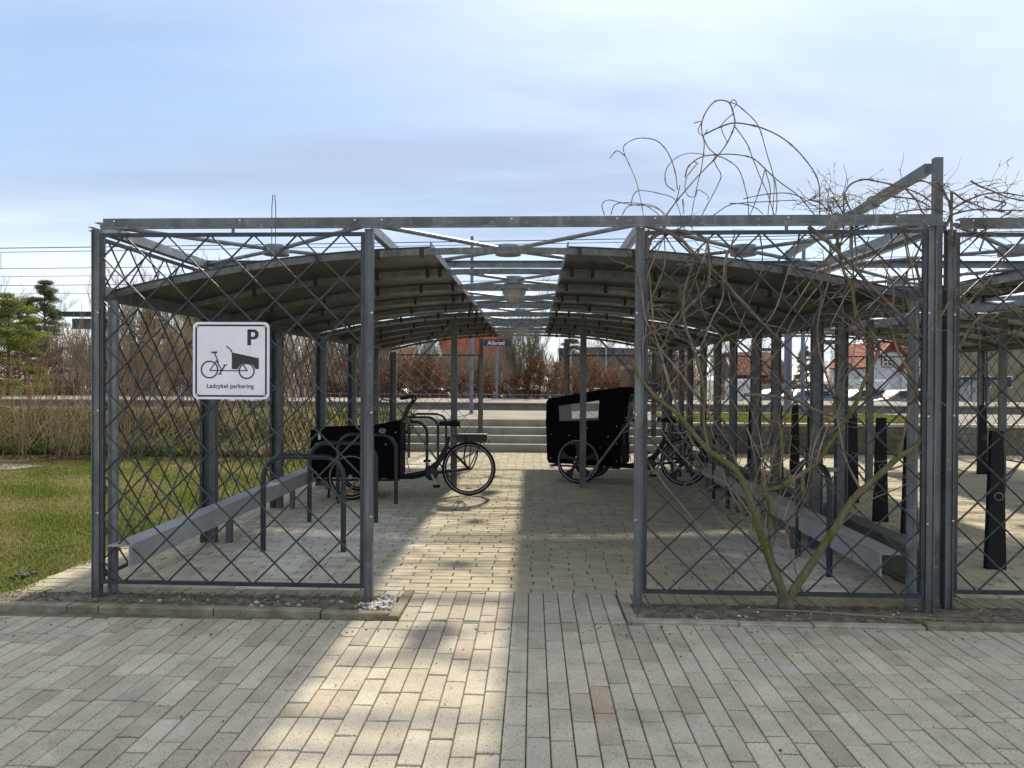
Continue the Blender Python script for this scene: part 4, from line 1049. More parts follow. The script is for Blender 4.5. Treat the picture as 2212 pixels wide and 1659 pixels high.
# ================================================================== STEPS and BLOCK WALL
st = empty('concrete_steps', (0, 11.23, 0), 0, 'pale concrete steps rising to the platform behind the shelter', 'steps')
for k in range(4):
    xs_ = [-2.62, -1.55, -.45, .62, 1.05, 2.1, 3.32] if k % 2 else [-2.62, -1.9, -.75, .35, 1.5, 2.45, 3.32]
    for a, b_ in zip(xs_[:-1], xs_[1:]):
        MB().cbox((a+.003, k*.36, k*.16-.02 if k else -.05), (b_-.003, k*.36+.38 if k < 3 else 1.095, (k+1)*.16), .006).build('step_slab', M['conc'], st)
bw_ = tag(MB().box((3.34, 11.30, -.03), (13.2, 11.50, .58)).build('block_wall', M['sand']), 'brown block retaining wall with pale coping behind the right shelter', 'wall')
for r in range(4):
    x = 3.34-(r % 2)*.2
    while x < 9.9:
        a = max(x, 3.34); MB().cbox((a+.004, 11.255, r*.145+.004), (x+.396, 11.298, r*.145+.141), .004).build('block', M['block'], bw_); x += .4
for k in range(9): MB().cbox((3.34+k*1.1, 11.22, .585), (3.34+k*1.1+1.09, 11.54, .645), .006).build('coping_stone', M['conc'], bw_)

# ================================================================== VINE
def D(pts, Y=0.0, jit=.0):
    o = []
    for p in pts:
        y = p[2] if len(p) > 2 else Y
        o.append(at(p[0], p[1], y+rnd.uniform(-jit, jit)))
    return o
def crop(pts, ox, oy, s): return [((ox+x/s)*2212/4032, (oy+y/s)*2212/4032)+tuple(r) for x, y, *r in pts]
vine = empty('climbing_vine', tuple(at(1697, 1306, 0)[:2])+(0,), 0, 'leafless climbing vine with mossy trunk growing up the right front lattice', 'vine')
vo = Vector((vine.location.x, vine.location.y, 0))
stems = []          # (points, r0, r1) for twig growth
def stem_(pts, r0, r1, name, m_, parent, off, n=9, k=5, wob=.004):
    P = smooth_line(pts, k); L_ = len(P)
    R = [r0+(r1-r0)*i/(L_-1) for i in range(L_)]
    R = [r*(1+.22*noise.noise(Vector((i*.55, r0*900+r1*70, 0)))+(.45 if (i*7+int(r0*9000)) % 11 == 0 and r0 < .02 else 0)) for i, r in enumerate(R)]
    P = [p+Vector((noise.noise(p*6)*wob, noise.noise(p*6+Vector((9, 0, 0)))*wob, 0)) for p in P]
    mb = MB().tube([p-off for p in P], R, n); stems.append((P, r0, r1))
    return mb.build(name, m_, parent, smooth=True)
yf = -.055
base = at(1697, 1308, -.03)
mainL = [(1697, 1316, -.04), (1689, 1276, -.05), (1670, 1232, -.06), (1643, 1150, -.07), (1616, 1068, -.07), (1588, 1014, -.07), (1534, 976, -.06), (1507, 946, -.06), (1466, 897, -.06), (1424, 864, -.06), (1400, 838, -.06), (1381, 812, -.07), (1366, 778, -.08)]
mainR = [(1699, 1316, -.04), (1716, 1274, -.06), (1761, 1206, -.07), (1805, 1140, -.08), (1840, 1080, -.08), (1881, 1042, -.08), (1909, 1017, -.07), (1941, 987, -.07), (1971, 970, -.07), (1990, 948, -.06), (1996, 926, -.06)]
stem_(D(mainL), .031, .008, 'main_stem', M['moss'], vine, vo, 12)
stem_(D(mainR), .031, .013, 'main_stem', M['moss'], vine, vo, 12)
stem_(D([(1697, 1324, -.03), (1697, 1302, -.04), (1696, 1282, -.05)]), .062, .040, 'root_collar', M['bark'], vine, vo, 12)
sub = [
 ([(1700, 1290), (1668, 1200), (1665, 1130), (1663, 1095), (1649, 1054), (1660, 1030), (1682, 1013), (1688, 945), (1680, 900)], .016, .009, 'moss'),
 ([(1650, 1060), (1690, 1050), (1706, 1040), (1761, 1002), (1786, 967), (1816, 923), (1846, 877), (1870, 817), (1898, 754), (1880, 715)], .017, .012, 'moss'),
 ([(1881, 754), (1850, 675), (1840, 623), (1822, 585), (1812, 539), (1805, 500)], .013, .009, 'moss'),
 ([(2004, 904), (2001, 849), (1990, 828), (1998, 781), (2012, 727), (2009, 713), (1991, 649), (1989, 620), (1975, 560)], .017, .009, 'bark'),
 ([(1996, 930), (2003, 900), (2002, 850)], .016, .015, 'bark'),
 ([(1608, 852), (1663, 855), (1726, 866), (1753, 882), (1813, 904), (1840, 900)], .010, .008, 'bark'),
 ([(1395, 560), (1405, 518), (1438, 502), (1471, 518), (1490, 537), (1523, 570), (1561, 603), (1588, 635), (1640, 690), (1690, 740)], .014, .008, 'bark'),
 ([(1746, 490), (1787, 521), (1851, 585), (1876, 613), (1914, 649), (1953, 687), (2000, 735)], .014, .009, 'bark'),
 ([(1440, 500), (1474, 499), (1522, 515), (1531, 553), (1531, 602), (1517, 635), (1484, 665), (1462, 700)], .010, .007, 'bark'),
 ([(1520, 830), (1500, 760), (1480, 700), (1476, 640), (1490, 590), (1510, 540)], .010, .007, 'bark'),
 ([(1497, 960), (1455, 860), (1420, 740), (1395, 690), (1385, 620), (1375, 560), (1390, 500)], .008, .005, 'twig'),
 ([(1530, 975), (1520, 900), (1523, 850), (1512, 810), (1530, 770), (1570, 720)], .011, .007, 'moss'),
 ([(1600, 1030), (1575, 960), (1520, 880), (1465, 800), (1420, 740), (1408, 660), (1402, 580)], .007, .004, 'twig'),
 ([(1640, 1140), (1600, 1080), (1560, 1040), (1500, 1010), (1450, 960), (1405, 890)], .006, .003, 'twig'),
 ([(1590, 1260), (1540, 1180), (1480, 1100), (1430, 1040), (1398, 995)], .0045, .003, 'twig'),
 ([(1685, 1290), (1640, 1240), (1600, 1180), (1560, 1130)], .006, .003, 'twig'),
 ([(1720, 1240), (1700, 1140), (1740, 1060), (1760, 960), (1800, 870), (1812, 800)], .007, .004, 'twig'),
 ([(1860, 1060), (1830, 1000), (1815, 940), (1800, 860), (1770, 760), (1768, 690), (1790, 600), (1795, 520)], .008, .004, 'twig'),
 ([(1941, 987), (1960, 900), (1975, 830), (1940, 760), (1925, 700), (1930, 620), (1900, 560)], .009, .005, 'twig'),
 ([(1905, 1020), (1960, 1000), (2000, 960), (1998, 900), (1975, 860)], .006, .004, 'twig'),
 ([(1990, 870), (1960, 820), (1930, 790), (1870, 740), (1830, 700)], .006, .004, 'bark'),
 ([(1770, 1180), (1830, 1120), (1880, 1080), (1950, 1050), (1990, 1020)], .006, .003, 'twig'),
]
for pts, r0, r1, mm in sub: stem_(D(pts, -.05, .03), r0, r1, 'branch', M[mm], vine, vo, 8)
vr = random.Random(44)
for i in range(20):
    x = vr.uniform(1395, 2000); y = vr.uniform(495, 520); d_ = vr.uniform(-14, 14); pts = [(x, y)]
    for k in range(vr.randint(5, 9)):
        d_ += vr.uniform(-22, 22); d_ = max(-34, min(34, d_)); x = min(2003, max(1388, x+d_)); y += vr.uniform(38, 62); pts.append((x, y))
    stem_(D(pts, -.04, .04), vr.uniform(.0035, .0075), .0025, 'branch', M['twig'] if i % 3 else M['bark'], vine, vo, 7)
for i in range(12):
    x = 1665+vr.uniform(-60, 60); y = vr.uniform(1060, 1200); d_ = vr.uniform(-30, 30); pts = [(x, y)]
    for k in range(vr.randint(4, 7)):
        d_ += vr.uniform(-16, 16); x = min(2003, max(1388, x+d_)); y -= vr.uniform(40, 70); pts.append((x, y))
    stem_(D(pts, -.04, .05), vr.uniform(.004, .008), .002, 'branch', M['twig'], vine, vo, 7)
# wiry loops above the rail
C1 = lambda p: crop(p, 2300, 350, 2.011)
loops = [
 [(930, 1010), (1060, 750), (1080, 680), (1050, 620), (1030, 560), (1060, 520)],
 [(640, 1010), (740, 880), (900, 690), (1050, 540), (1130, 430), (1190, 300), (1190, 220), (1150, 110), (1060, 90), (1000, 130), (950, 210), (930, 290), (940, 380), (990, 470), (1060, 530)],
 [(1190, 290), (1290, 430), (1330, 550), (1400, 720), (1470, 880), (1510, 1000)],
 [(1150, 105), (1220, 130), (1330, 230), (1390, 330), (1450, 520), (1500, 700), (1500, 1000)],
 [(950, 360), (1080, 300), (1200, 270), (1370, 300), (1540, 370), (1680, 480), (1800, 620), (1860, 770), (1870, 1000)],
 [(800, 700), (830, 610), (930, 540), (1060, 520), (1200, 520), (1330, 550), (1430, 630), (1550, 740), (1700, 850), (1830, 1000)],
 [(720, 810), (650, 750), (650, 640), (720, 550), (830, 510), (960, 520)],
 [(740, 800), (730, 700), (690, 560), (640, 470), (570, 410), (480, 390), (400, 400), (320, 450), (320, 520), (370, 630), (410, 720), (450, 880), (480, 1060)],
 [(320, 530), (260, 490), (200, 550)],
 [(370, 920), (400, 830), (450, 805), (560, 820), (700, 860), (740, 920), (770, 1030)],
 [(1060, 530), (1130, 560), (1210, 620), (1260, 720), (1290, 850), (1300, 1000)],
 [(1430, 640), (1400, 750), (1350, 900), (1310, 1000)],
 [(160, 1000), (140, 920), (190, 880), (290, 900), (400, 920), (520, 930), (600, 960), (640, 1010)],
 [(1010, 1010), (1150, 920), (1300, 900), (1500, 890), (1700, 880)],
 [(1260, 870), (1400, 840), (1580, 825), (1700, 850), (1800, 910), (1960, 1000)],
 [(940, 370), (950, 470), (930, 620), (890, 780), (850, 1010)],
 [(760, 765), (730, 880), (650, 1010)], [(870, 270), (930, 260), (900, 330), (940, 370), (975, 320)],
 [(1190, 190), (1100, 270), (1090, 330), (1130, 420)], [(1160, 110), (1180, 85), (1210, 110), (1190, 150)],
 [(830, 620), (860, 580), (900, 590), (880, 610), (840, 660), (810, 710), (800, 800), (830, 850), (880, 850), (900, 800), (980, 850), (970, 880)],
 [(1430, 620), (1470, 800), (1460, 1000)], [(1510, 720), (1530, 900), (1520, 1010)],
 [(210, 1000), (240, 920), (330, 900), (450, 910), (560, 930), (640, 990)], [(300, 1000), (350, 930), (470, 920), (560, 970), (600, 1010)],
 [(1150, 905), (1250, 910), (1350, 940), (1420, 990)], [(780, 870), (790, 990)],
]
for i, pts in enumerate(loops):
    r = .0052 if i in (1, 4, 5) else .0036
    P = D(C1(pts), -.02+.05*((i*37 % 11)/11-.5)); stem_(P, r, r*.75, 'whip', M['twig'], vine, vo, 6, 6, .006)
C2 = lambda p: crop(p, 3000, 600, 2.144)
tops = [
 [(690, 350), (750, 270), (850, 230), (950, 240), (1090, 270), (1200, 300), (1350, 360), (1450, 440), (1530, 520)],
 [(800, 490), (950, 400), (1100, 330), (1250, 270), (1350, 240), (1450, 280), (1550, 370), (1590, 480)],
 [(700, 350), (720, 430), (800, 560), (900, 640)], [(400, 400), (500, 430), (560, 500)],
 [(600, 380), (650, 450), (690, 520)], [(690, 370), (690, 520), (680, 720), (640, 800)],
 [(560, 440), (600, 520)], [(900, 420), (1000, 370), (1150, 380), (1300, 400), (1420, 460)],
 [(700, 680), (850, 600), (1000, 560), (1200, 500), (1400, 480), (1550, 500)],
 [(600, 700), (800, 650), (950, 600), (1100, 570)], [(1200, 300), (1300, 400), (1350, 500), (1400, 540)],
]
for i, pts in enumerate(tops): stem_(D(C2(pts), -.03, .03), .0065, .004, 'branch', M['bark'], vine, vo, 7, 5)
# side twigs grown from the stems
def twigs(name, src, count, parent, off, m_, seed, flat=1.0, zmin=.3, length=(.08, .35), rmax=.0035, bud=True):
    r = random.Random(seed); mb = MB()
    for c in range(count):
        P, r0, r1 = src[r.randrange(len(src))]; i = r.randrange(len(P)); p = P[i].copy()
        if p.z < zmin and r.random() < .7: continue
        L_ = r.uniform(*length); n = r.randint(4, 7); d = Vector((r.uniform(-1, 1), r.uniform(-.5, .5), r.uniform(-.5, 1)*flat)).normalized(); q = [p]
        for k in range(n):
            d = (d+Vector((r.uniform(-.45, .45), r.uniform(-.25, .25), r.uniform(-.4, .4)))).normalized(); p = p+d*L_/n; q.append(p)
            if bud and r.random() < .35:
                dd = (d+Vector((r.uniform(-1, 1), r.uniform(-1, 1), r.uniform(-1, 1)))).normalized(); mb.tube([p-off, p-off+dd*r.uniform(.012, .05)], [.0028, .0012], 4, False)
        a = r.uniform(.4, 1)*rmax; mb.tube([x-off for x in q], [a*(1-.6*k/n) for k in range(n+1)], 5, False)
    o = mb.build(name, m_, parent); o['kind'] = 'stuff'; return o
heavy = [s for s in stems if s[1] >= .0055]
twigs('twigs', heavy, 420, vine, vo, M['twig'], 5)
topst = [s for s in heavy if sum(p.z for p in s[0])/len(s[0]) > 2.2]
twigs('top_twigs', topst, 95, vine, vo, M['twig'], 6, length=(.08, .30), flat=.35)
# second vine, on the right shelter's front
v2 = empty('climbing_vine', (3.1, -.02, 0), 0, 'bare vine branches running along the top rail of the right shelter', 'vine')
o2 = Vector((3.1, -.02, 0)); stems.clear()
r2 = [
 [(1560, 620), (1600, 500), (1580, 420), (1530, 330), (1480, 250)],
 [(1760, 240), (1850, 290), (1960, 330), (2080, 380), (2212, 410), (2400, 440)],
 [(1600, 480), (1750, 400), (1850, 360), (1980, 340), (2100, 350), (2212, 370), (2400, 390)],
 [(1620, 520), (1750, 490), (1900, 480), (2050, 490), (2212, 490), (2400, 470)],
 [(1620, 340), (1700, 400), (1800, 440), (1900, 480), (2050, 500)], [(1880, 370), (1950, 400), (2060, 430), (2000, 480)],
 [(1600, 330), (1600, 600), (1620, 900), (1600, 1200), (1500, 1400), (1430, 1480)],
 [(1660, 1150), (1740, 1300), (1820, 1450), (1840, 1659)], [(1660, 1659), (1760, 1480), (1860, 1380), (2000, 1350), (2212, 1320)],
 [(1660, 780), (1800, 700), (1900, 640), (2000, 560), (2100, 500)], [(1700, 1320), (1900, 1100), (2050, 900), (2212, 700)],
 [(1840, 830), (1880, 700), (1900, 600)], [(1480, 250), (1520, 290), (1570, 400), (1590, 520)],
]
for i, pts in enumerate(r2): stem_(D(C2(pts), -.05, .04), .010 if i in (0, 6, 8) else .006, .004, 'branch', M['bark'], v2, o2, 7, 5)
twigs('twigs', list(stems), 100, v2, o2, M['twig'], 8, length=(.08, .34), flat=.4)
# a fallen dry stem on the soil strip
P = [(1.75+.0, -.10, .03), (2.1, -.13, .028), (2.5, -.20, .026), (2.9, -.26, .03), (3.35, -.30, .028), (3.7, -.25, .03)]
tag(MB().tube(smooth_line(P, 5), .0045, 6).build('fallen_cane', M['twigpale']), 'long pale dry stem lying on the soil strip right of the vine trunk', 'stem')
P = [(-3.42, -.12, .02), (-3.36, 0, .025), (-3.33, .12, .03), (-3.34, .2, .02)]
tag(MB().tube(smooth_line(P, 5), .004, 6).build('stick', M['bark']), 'short bent stick at the left end of the kerb', 'stick')
# dark clod on the lawn
P = [(-3.85+r_.normal()*.035, .62+r_.normal()*.035, .01) for k in range(30)]
V, F, Tt = stone_mesh_arrays(P, [r_.uniform(.012, .026) for k in range(30)], [[.09, .08, .07]]*30, 9)
tag(npmesh('soil_clod', V, F, M['pebble'], Tt), 'dark clod lying on the lawn in the lower left corner', 'clod')

# ================================================================== VEGETATION BEYOND
def bare_mesh(name, seed, h, stems_n, spread, m_, depth=4, r0=.05, up=.7, twigc=3, lean=.25, minr=.004, wig=.16, first=.3):
    r = random.Random(seed); V = []; F = []
    def seg(p, q, ra, rb):
        d = (q-p); 
        if d.length < 1e-5: return
        d.normalize(); u = d.orthogonal().normalized(); w_ = d.cross(u); o = len(V)
        for pt, rr in ((p, ra), (q, rb)):
            for j in range(3): a = 2.0944*j; V.append(tuple(pt+(u*cos(a)+w_*sin(a))*rr))
        for j in range(3): F.append((o+j, o+(j+1) % 3, o+3+(j+1) % 3, o+3+j))
    def grow(p, d, L_, rad_, lv):
        n = 4 if lv < 2 else 3; 
        for k in range(n):
            d = (d+Vector((r.uniform(-wig, wig), r.uniform(-wig, wig), r.uniform(-.03, wig*.9)))).normalized()
            q = p+d*L_/n; r2 = max(rad_*(1-.6*(k+1)/n), minr*.7); seg(p, q, max(rad_*(1-.6*k/n), minr), r2)
            if lv < depth and (k+1)/n > (first if lv == 0 else .2):
                for c in range(r.randint(1, twigc)):
                    a = r.uniform(0, 2*pi); side = Vector((cos(a), sin(a), r.uniform(-.1, .5))).normalized()
                    grow(q, (d*up+side*(1-up)).normalized(), L_*r.uniform(.38, .62), max(r2*.55, minr), lv+1)
            p = q
    for s_ in range(stems_n):
        a = r.uniform(0, 2*pi); rr_ = r.uniform(0, spread); p = Vector((cos(a)*rr_*.3, sin(a)*rr_*.3, -.1))
        d = Vector((cos(a)*lean*r.random(), sin(a)*lean*r.random(), 1)).normalized()
        grow(p, d, h*r.uniform(.7, 1)*.78, r0*r.uniform(.6, 1), 0)
    me = bpy.data.meshes.new(name); me.from_pydata(V, [], F); me.update(); me.materials.append(m_); ensure_tint(me, m_)
    return me
def trunk_me(h, r, m_, name='trunk'):
    me = MB().tube([(0, 0, -.3), (.03, 0, h*.4), (-.02, .02, h*.75), (0, 0, h)], [r, r*.8, r*.5, r*.15], 7).mesh(name); me.materials.append(m_); return me
BT = [bare_mesh('crown', 31, 7.5, 1, .2, M['farbark'], 4, .10, .62, 3, .1, .007, first=.2),
      bare_mesh('crown', 32, 8.5, 1, .2, M['farbark'], 4, .11, .66, 3, .1, .007, first=.2),
      bare_mesh('crown', 33, 8.0, 1, .2, M['birch'], 4, .08, .72, 3, .1, .006, first=.3)]
SHB = [bare_mesh('branches', 41, 3.6, 9, .9, M['greenbark'], 3, .028, .78, 3, .38, .006),
       bare_mesh('branches', 42, 3.2, 11, 1.1, M['farbark'], 3, .025, .75, 3, .45, .006),
       bare_mesh('branches', 43, 4.4, 6, .8, M['greenbark'], 3, .028, .82, 2, .18, .006)]
def put_tree(me, x, y, z, s_, rz, label, cat='tree', name='bare_tree', group=None, kind='trunk', tm=None, part='crown'):
    e = empty(name, (x, y, z), rz, label, cat, group); e.scale = (s_, s_, s_)
    link_mesh(part, me, e)
    if kind: link_mesh('trunk', tm, e)
    return e
TM = trunk_me(5, .12, M['farbark']); TMB = trunk_me(5.5, .10, M['birch'])
# --- far wood: individual trees standing beyond the car park, alike
rr_ = random.Random(77)
for i in range(46):
    x = -52+i*2.35+rr_.uniform(-1, 1); y = rr_.uniform(52, 68)
    k = rr_.randrange(3)
    if -6 < x < 1.5: y = rr_.uniform(82, 92)
    left = x < -16; s_ = rr_.uniform(.66, .85)*(1.12 if left else .82)
    put_tree(BT[k], x, y, -.4, s_, rr_.uniform(0, 6.28), 'bare brown tree in the far wood beyond the car park', group='bare trees of the far wood', tm=TMB if k == 2 else TM)
# nearer named trees
def px2(x_px, Y): return at(x_px, 816, Y).x
for (xp, Y, k, s_, lab) in ((1130, 31.5, 0, 1.18, 'many stemmed bare shrub tree standing in the hedge right of the station name sign'),
                            (1405, 32, 1, 1.15, 'spreading bare shrub tree behind the hedge above the hooded bike'),
                            (925, 31.6, 2, .85, 'upright bare shrub in front of the red roofed house gable')):
    put_tree(SHB[k], px2(xp, Y), Y, -.4, s_, 1, lab, 'shrub', 'bare_shrub', None, None, None, 'branches')
put_tree(BT[2], px2(1146, 40), 40, -.4, .74, 2, 'tall thin bare tree rising into the roof gap behind the platform', tm=TMB)
# --- pines at the left
def pine(name, x, y, h, w_, label, seed, cols, low=.25, n=2600):
    r = np.random.RandomState(seed); e = empty(name, (x, y, -.4), 0, label, 'tree', 'evergreen trees beyond the railway')
    lean = r.uniform(-.3, .3)
    MB().tube([(0, 0, 0), (lean*.5, 0, h*.5), (lean, 0, h*.97)], [.17*h/8, .11*h/8, .02], 8).build('trunk', M['pinebark'], e, smooth=True)
    cl = []; br = MB()
    for i in range(64):
        t = low+(1-low)*(i/63)**.9; a = r.uniform(0, 2*pi); R_ = w_*(1.05-t)**.55*r.uniform(.45, 1.0)*(1 if t < .93 else .4)
        p = np.array([lean*t+cos(a)*R_, sin(a)*R_, h*t+r.uniform(-.1, .25)]); cl.append((p, r.uniform(.3, .62)*w_*.40))
        br.tube([(lean*t*.9, 0, h*t-.5*R_*.5), tuple(p)], [.04, .012], 4, False)
    br.build('limbs', M['pinebark'], e)
    C = []; T = []
    cols = np.array(cols)
    for p, s_ in cl:
        k = int(n/9); q = r.normal(0, 1, (k, 3)); q /= np.linalg.norm(q, axis=1)[:, None]; q *= (r.rand(k, 1)**.45)
        q *= np.array([s_*1.25, s_*1.25, s_*.42]); C.append(p+q)
        T.append(cols[r.randint(0, len(cols), k)]*r.uniform(.6, 1.35, (k, 1))*r.uniform(.75, 1.15))
    C = np.concatenate(C); T = np.concatenate(T); n_ = len(C)
    a = r.normal(0, 1, (n_, 3)); a[:, 2] = np.abs(a[:, 2])*.8; a /= np.linalg.norm(a, axis=1)[:, None]; b_ = np.cross(a, r.normal(0, 1, (n_, 3))); b_ /= np.linalg.norm(b_, axis=1)[:, None]
    sz = r.uniform(.06, .12, (n_, 1)); wd = .017
    V = np.stack([C-b_*wd, C+b_*wd, C+a*sz*1.6], 1).reshape(-1, 3)
    o = npmesh('needles', V, np.arange(3*n_).reshape(-1, 3), M['leaf'], T, e)
    return e
PC = [(.14, .18, .08), (.19, .22, .09), (.25, .26, .10), (.10, .13, .06)]
PC2 = [(.20, .25, .04), (.27, .30, .06), (.15, .19, .04), (.33, .33, .09)]
pine('pine_tree', px2(98, 37), 37, 7.0, 1.7, 'dark layered pine with flat top at the left behind the departures board', 1, PC, .3, 3000)
pine('pine_tree', px2(60, 39), 39, 6.3, 1.4, 'smaller dark pine just left of the layered pine', 2, PC, .3, 2600)
pine('pine_tree', px2(18, 30), 30, 5.5, 2.4, 'yellow green evergreen at the left edge of the picture', 3, PC2, .12, 3600)
pine('pine_tree', px2(318, 44), 44, 6.3, 1.5, 'dark pine seen through the side lattice left of the sign', 4, PC, .4, 3200)
pine('pine_tree', px2(430, 46), 46, 6.0, 1.4, 'dark pine hidden partly behind the parking sign', 5, PC, .4, 3000)
pine('spruce_tree', px2(1224, 60), 60, 6.8, 1.6, 'dark conifer beside the slate roofed building', 6, PC, .08, 3600)
pine('spruce_tree', px2(1745, 62), 62, 4.6, 1.4, 'small dark conifer left of the white and red house', 7, PC, .08, 2000)

# --- saplings and dry stems by the bank
SAP = [bare_mesh('stems', 50+i, 4.2, 7, 1.1, M['farbark'] if i else M['greenbark'], 3, .018, .86, 2, .16, .0045, first=.35) for i in range(3)]
SAPP = [bare_mesh('stems', 60+i, 3.0, 9, 1.0, M['twigpale'], 2, .012, .86, 2, .25, .004, first=.3) for i in range(2)]
sap_lab = ['slim bare sapling clump on the bank behind the side lattice']
for i, (xp, Y, s_) in enumerate(((250, 13.8, 1.0), (300, 12.6, 1.05), (350, 14.5, 1.15), (395, 13.2, 1.0), (440, 14.9, 1.2), (500, 13.6, 1.1), (560, 14.6, 1.15), (610, 13.4, 1.0), (650, 12.9, .9), (225, 14.9, .9), (170, 15.2, .85))):
    e = put_tree(SAP[i % 3], px2(xp, Y), Y, .45, s_*.66, i*1.3, 'slim bare sapling clump on the bank, '+('first inside the corner post', 'just left of the sign', 'behind the left third of the sign', 'left edge of the sign', 'behind the sign centre', 'behind the sign, right part', 'right edge of the sign', 'right of the sign', 'left of the open box bike', 'under the departures board, right', 'under the departures board, left')[i], 'sapling', 'sapling_clump', 'slim bare saplings on the bank', None, None, 'stems')
for i, (xp, Y, s_) in enumerate(((270, 11.6, .8), (330, 11.9, .9), (410, 11.8, .95), (520, 12.3, .85), (600, 12.2, .7), (645, 12.0, .6))):
    put_tree(SAPP[i % 2], px2(xp, Y), Y, .2, s_, i*1.9, 'pale dry stemmed shrub on the bank, '+('farthest left by the corner post', 'second from the corner post', 'third, left below the sign', 'fourth, right below the sign', 'fifth, near the open box bike', 'last, just left of the bike box')[i], 'shrub', 'dry_shrub', 'pale dry shrubs on the bank', None, None, 'stems')
# dry cane clump at the far left (Japanese-knotweed like stems): countable stems no more, one mass
def canes():
    r = random.Random(5); mb = MB()
    for k in range(300):
        x = r.uniform(-13.2, -6.6); y = r.uniform(9.3, 11.9); edge = max(0, (x+8.6)/2.2)
        if r.random() < edge*.6: continue
        h = (r.uniform(.7, 1.75) if r.random() < .8 else r.uniform(1.6, 2.1))*(1-.35*edge); ln = r.uniform(-.25, .25)+(.35*r.random() if r.random() < .4 else 0)
        z = zbank(np.array([x]), np.array([y]))[0]
        c = r.uniform(.7, 1.25); t = (c, c*r.uniform(.84, .96), c*r.uniform(.72, .92))
        P = [(x, y, z-.05), (x+ln*.35*h, y+r.uniform(-.05, .05), z+h*.5), (x+ln*h+r.uniform(-.08, .08), y+r.uniform(-.15, .1), z+h)]
        mb.tube(P, [.008, .006, .002], 4, False, t)
        for j in range(r.randint(3, 6)):
            tt = r.uniform(.4, 1); p = Vector(P[1]).lerp(Vector(P[2]), max(0, tt*2-1)) if tt > .5 else Vector(P[0]).lerp(Vector(P[1]), tt*2)
            q = p+Vector((r.uniform(-.25, .25), r.uniform(-.12, .12), r.uniform(.05, .32))); mb.tube([p, q], [.0025, .0012], 3, False, t)
    for k in range(240):       # leaning straw coloured canes at the foot
        x = r.uniform(-13, -3.6); y = r.uniform(9.7, 11.8); z = zbank(np.array([x]), np.array([y]))[0]; h = r.uniform(.5, 1.1); l = r.uniform(.3, .8)
        l *= 1 if r.random() < .7 else -1; mb.tube([(x, y, z), (x+l, y+.3, z+h)], [.008, .004], 4, False, (1.3, 1.25, 1.1))
    o = mb.build('dry_canes', M['twigpale']); return tag(o, 'dense pale brown stand of dry canes at the edge of the lawn, far left', 'reeds', kind='stuff')
canes()
# leaves on the bank and litter
def leaves(name, n, gen, size, cols, label, seed, m_=None, cat='leaves'):
    r = np.random.RandomState(seed); C = gen(r, n); n = len(C); a = r.normal(0, 1, (n, 3)); a /= np.linalg.norm(a, axis=1)[:, None]; b_ = np.cross(a, r.normal(0, 1, (n, 3))); b_ /= np.linalg.norm(b_, axis=1)[:, None]
    s_ = r.uniform(size[0], size[1], (n, 1)); V = np.stack([C-a*s_, C-b_*s_*.6, C+a*s_, C+b_*s_*.6], 1).reshape(-1, 3)
    cols = np.array(cols); T = cols[r.randint(0, len(cols), n)]*r.uniform(.65, 1.3, (n, 1))
    return tag(npmesh(name, V, np.arange(4*n).reshape(-1, 4), m_ or M['leaf'], T), label, cat, kind='stuff')
def g_bank(r, n):
    X = r.uniform(-15, -2.7, n); Y = r.uniform(9.7, 13.4, n); return np.stack([X, Y, zbank(X, Y)+r.rand(n)**2.5*.22+.02], 1)
leaves('ivy_ground_cover', 26000, g_bank, (.02, .045), [(.10, .15, .03), (.17, .22, .05), (.26, .26, .08), (.34, .29, .16), (.45, .38, .25)], 'low green ivy and bramble leaves covering the bank', 21, cat='ground cover')
def g_lit(r, n):
    X = r.uniform(-14, -3.2, n); Y = r.uniform(8.8, 11.6, n); k = r.rand(n) < np.where(X < -7.5, 1, .3)
    X = X[k]; Y = Y[k]; return np.stack([X, Y, zbank(X, Y)+.015+r.rand(len(X))*.03], 1)
leaves('fallen_leaves', 12000, g_lit, (.015, .035), [(.13, .06, .03), (.20, .11, .06), (.09, .05, .03), (.27, .17, .10)], 'brown fallen leaves at the foot of the canes and bank', 22)
# --- beech hedge behind the far platform
def hedge_gen(r, n):
    X = r.uniform(-26, 8.2, n); prof = 1.95+.40*np.sin(X*.9)+.30*np.sin(X*2.3+1)+.2*np.sin(X*5.1)
    dens = np.where(X < -10, .35, 1.0)*np.clip((8.2-X)/1.5, .15, 1.); k = r.rand(n) < dens; X = X[k]; prof = prof[k]; m_ = len(X)
    Y = 30.9+PS*X+r.uniform(-.75, .75, m_); Z = -.4+(prof+.5)*r.rand(m_)**.8*1.0
    hole = np.sin(X*7.3+Z*5)*np.sin(X*3.1-Z*7.7+1.3)+r.normal(0, .35, m_); k = hole > -.25
    return np.stack([X, Y, Z], 1)[k]
leaves('beech_hedge', 130000, hedge_gen, (.035, .065), [(.20, .065, .03), (.27, .105, .04), (.15, .05, .025), (.32, .16, .07), (.11, .045, .025), (.24, .15, .07)], 'rust coloured beech hedge with winter leaves behind the far platform', 23, cat='hedge')
mb = bare_mesh('hedge_stems', 71, 2.3, 5, .9, M['farbark'], 2, .02, .8, 3, .3, .006)
he = empty('hedge_stem_row', (0, 0, 0), 0, 'dark bare stems inside the beech hedge', 'hedge')
vv = MB()
base_v = [tuple(v.co) for v in mb.vertices]; base_f = [tuple(p.vertices) for p in mb.polygons]
rr_ = random.Random(9)
for i in range(40):
    x = -30+i*.95+rr_.uniform(-.3, .3); y = 30.9+PS*x+rr_.uniform(-.3, .3); a = rr_.uniform(0, 6.28); s_ = rr_.uniform(.8, 1.15)
    vv.add([(x+s_*(v[0]*cos(a)-v[1]*sin(a)), y+s_*(v[0]*sin(a)+v[1]*cos(a)), -.4+s_*v[2]) for v in base_v], base_f)
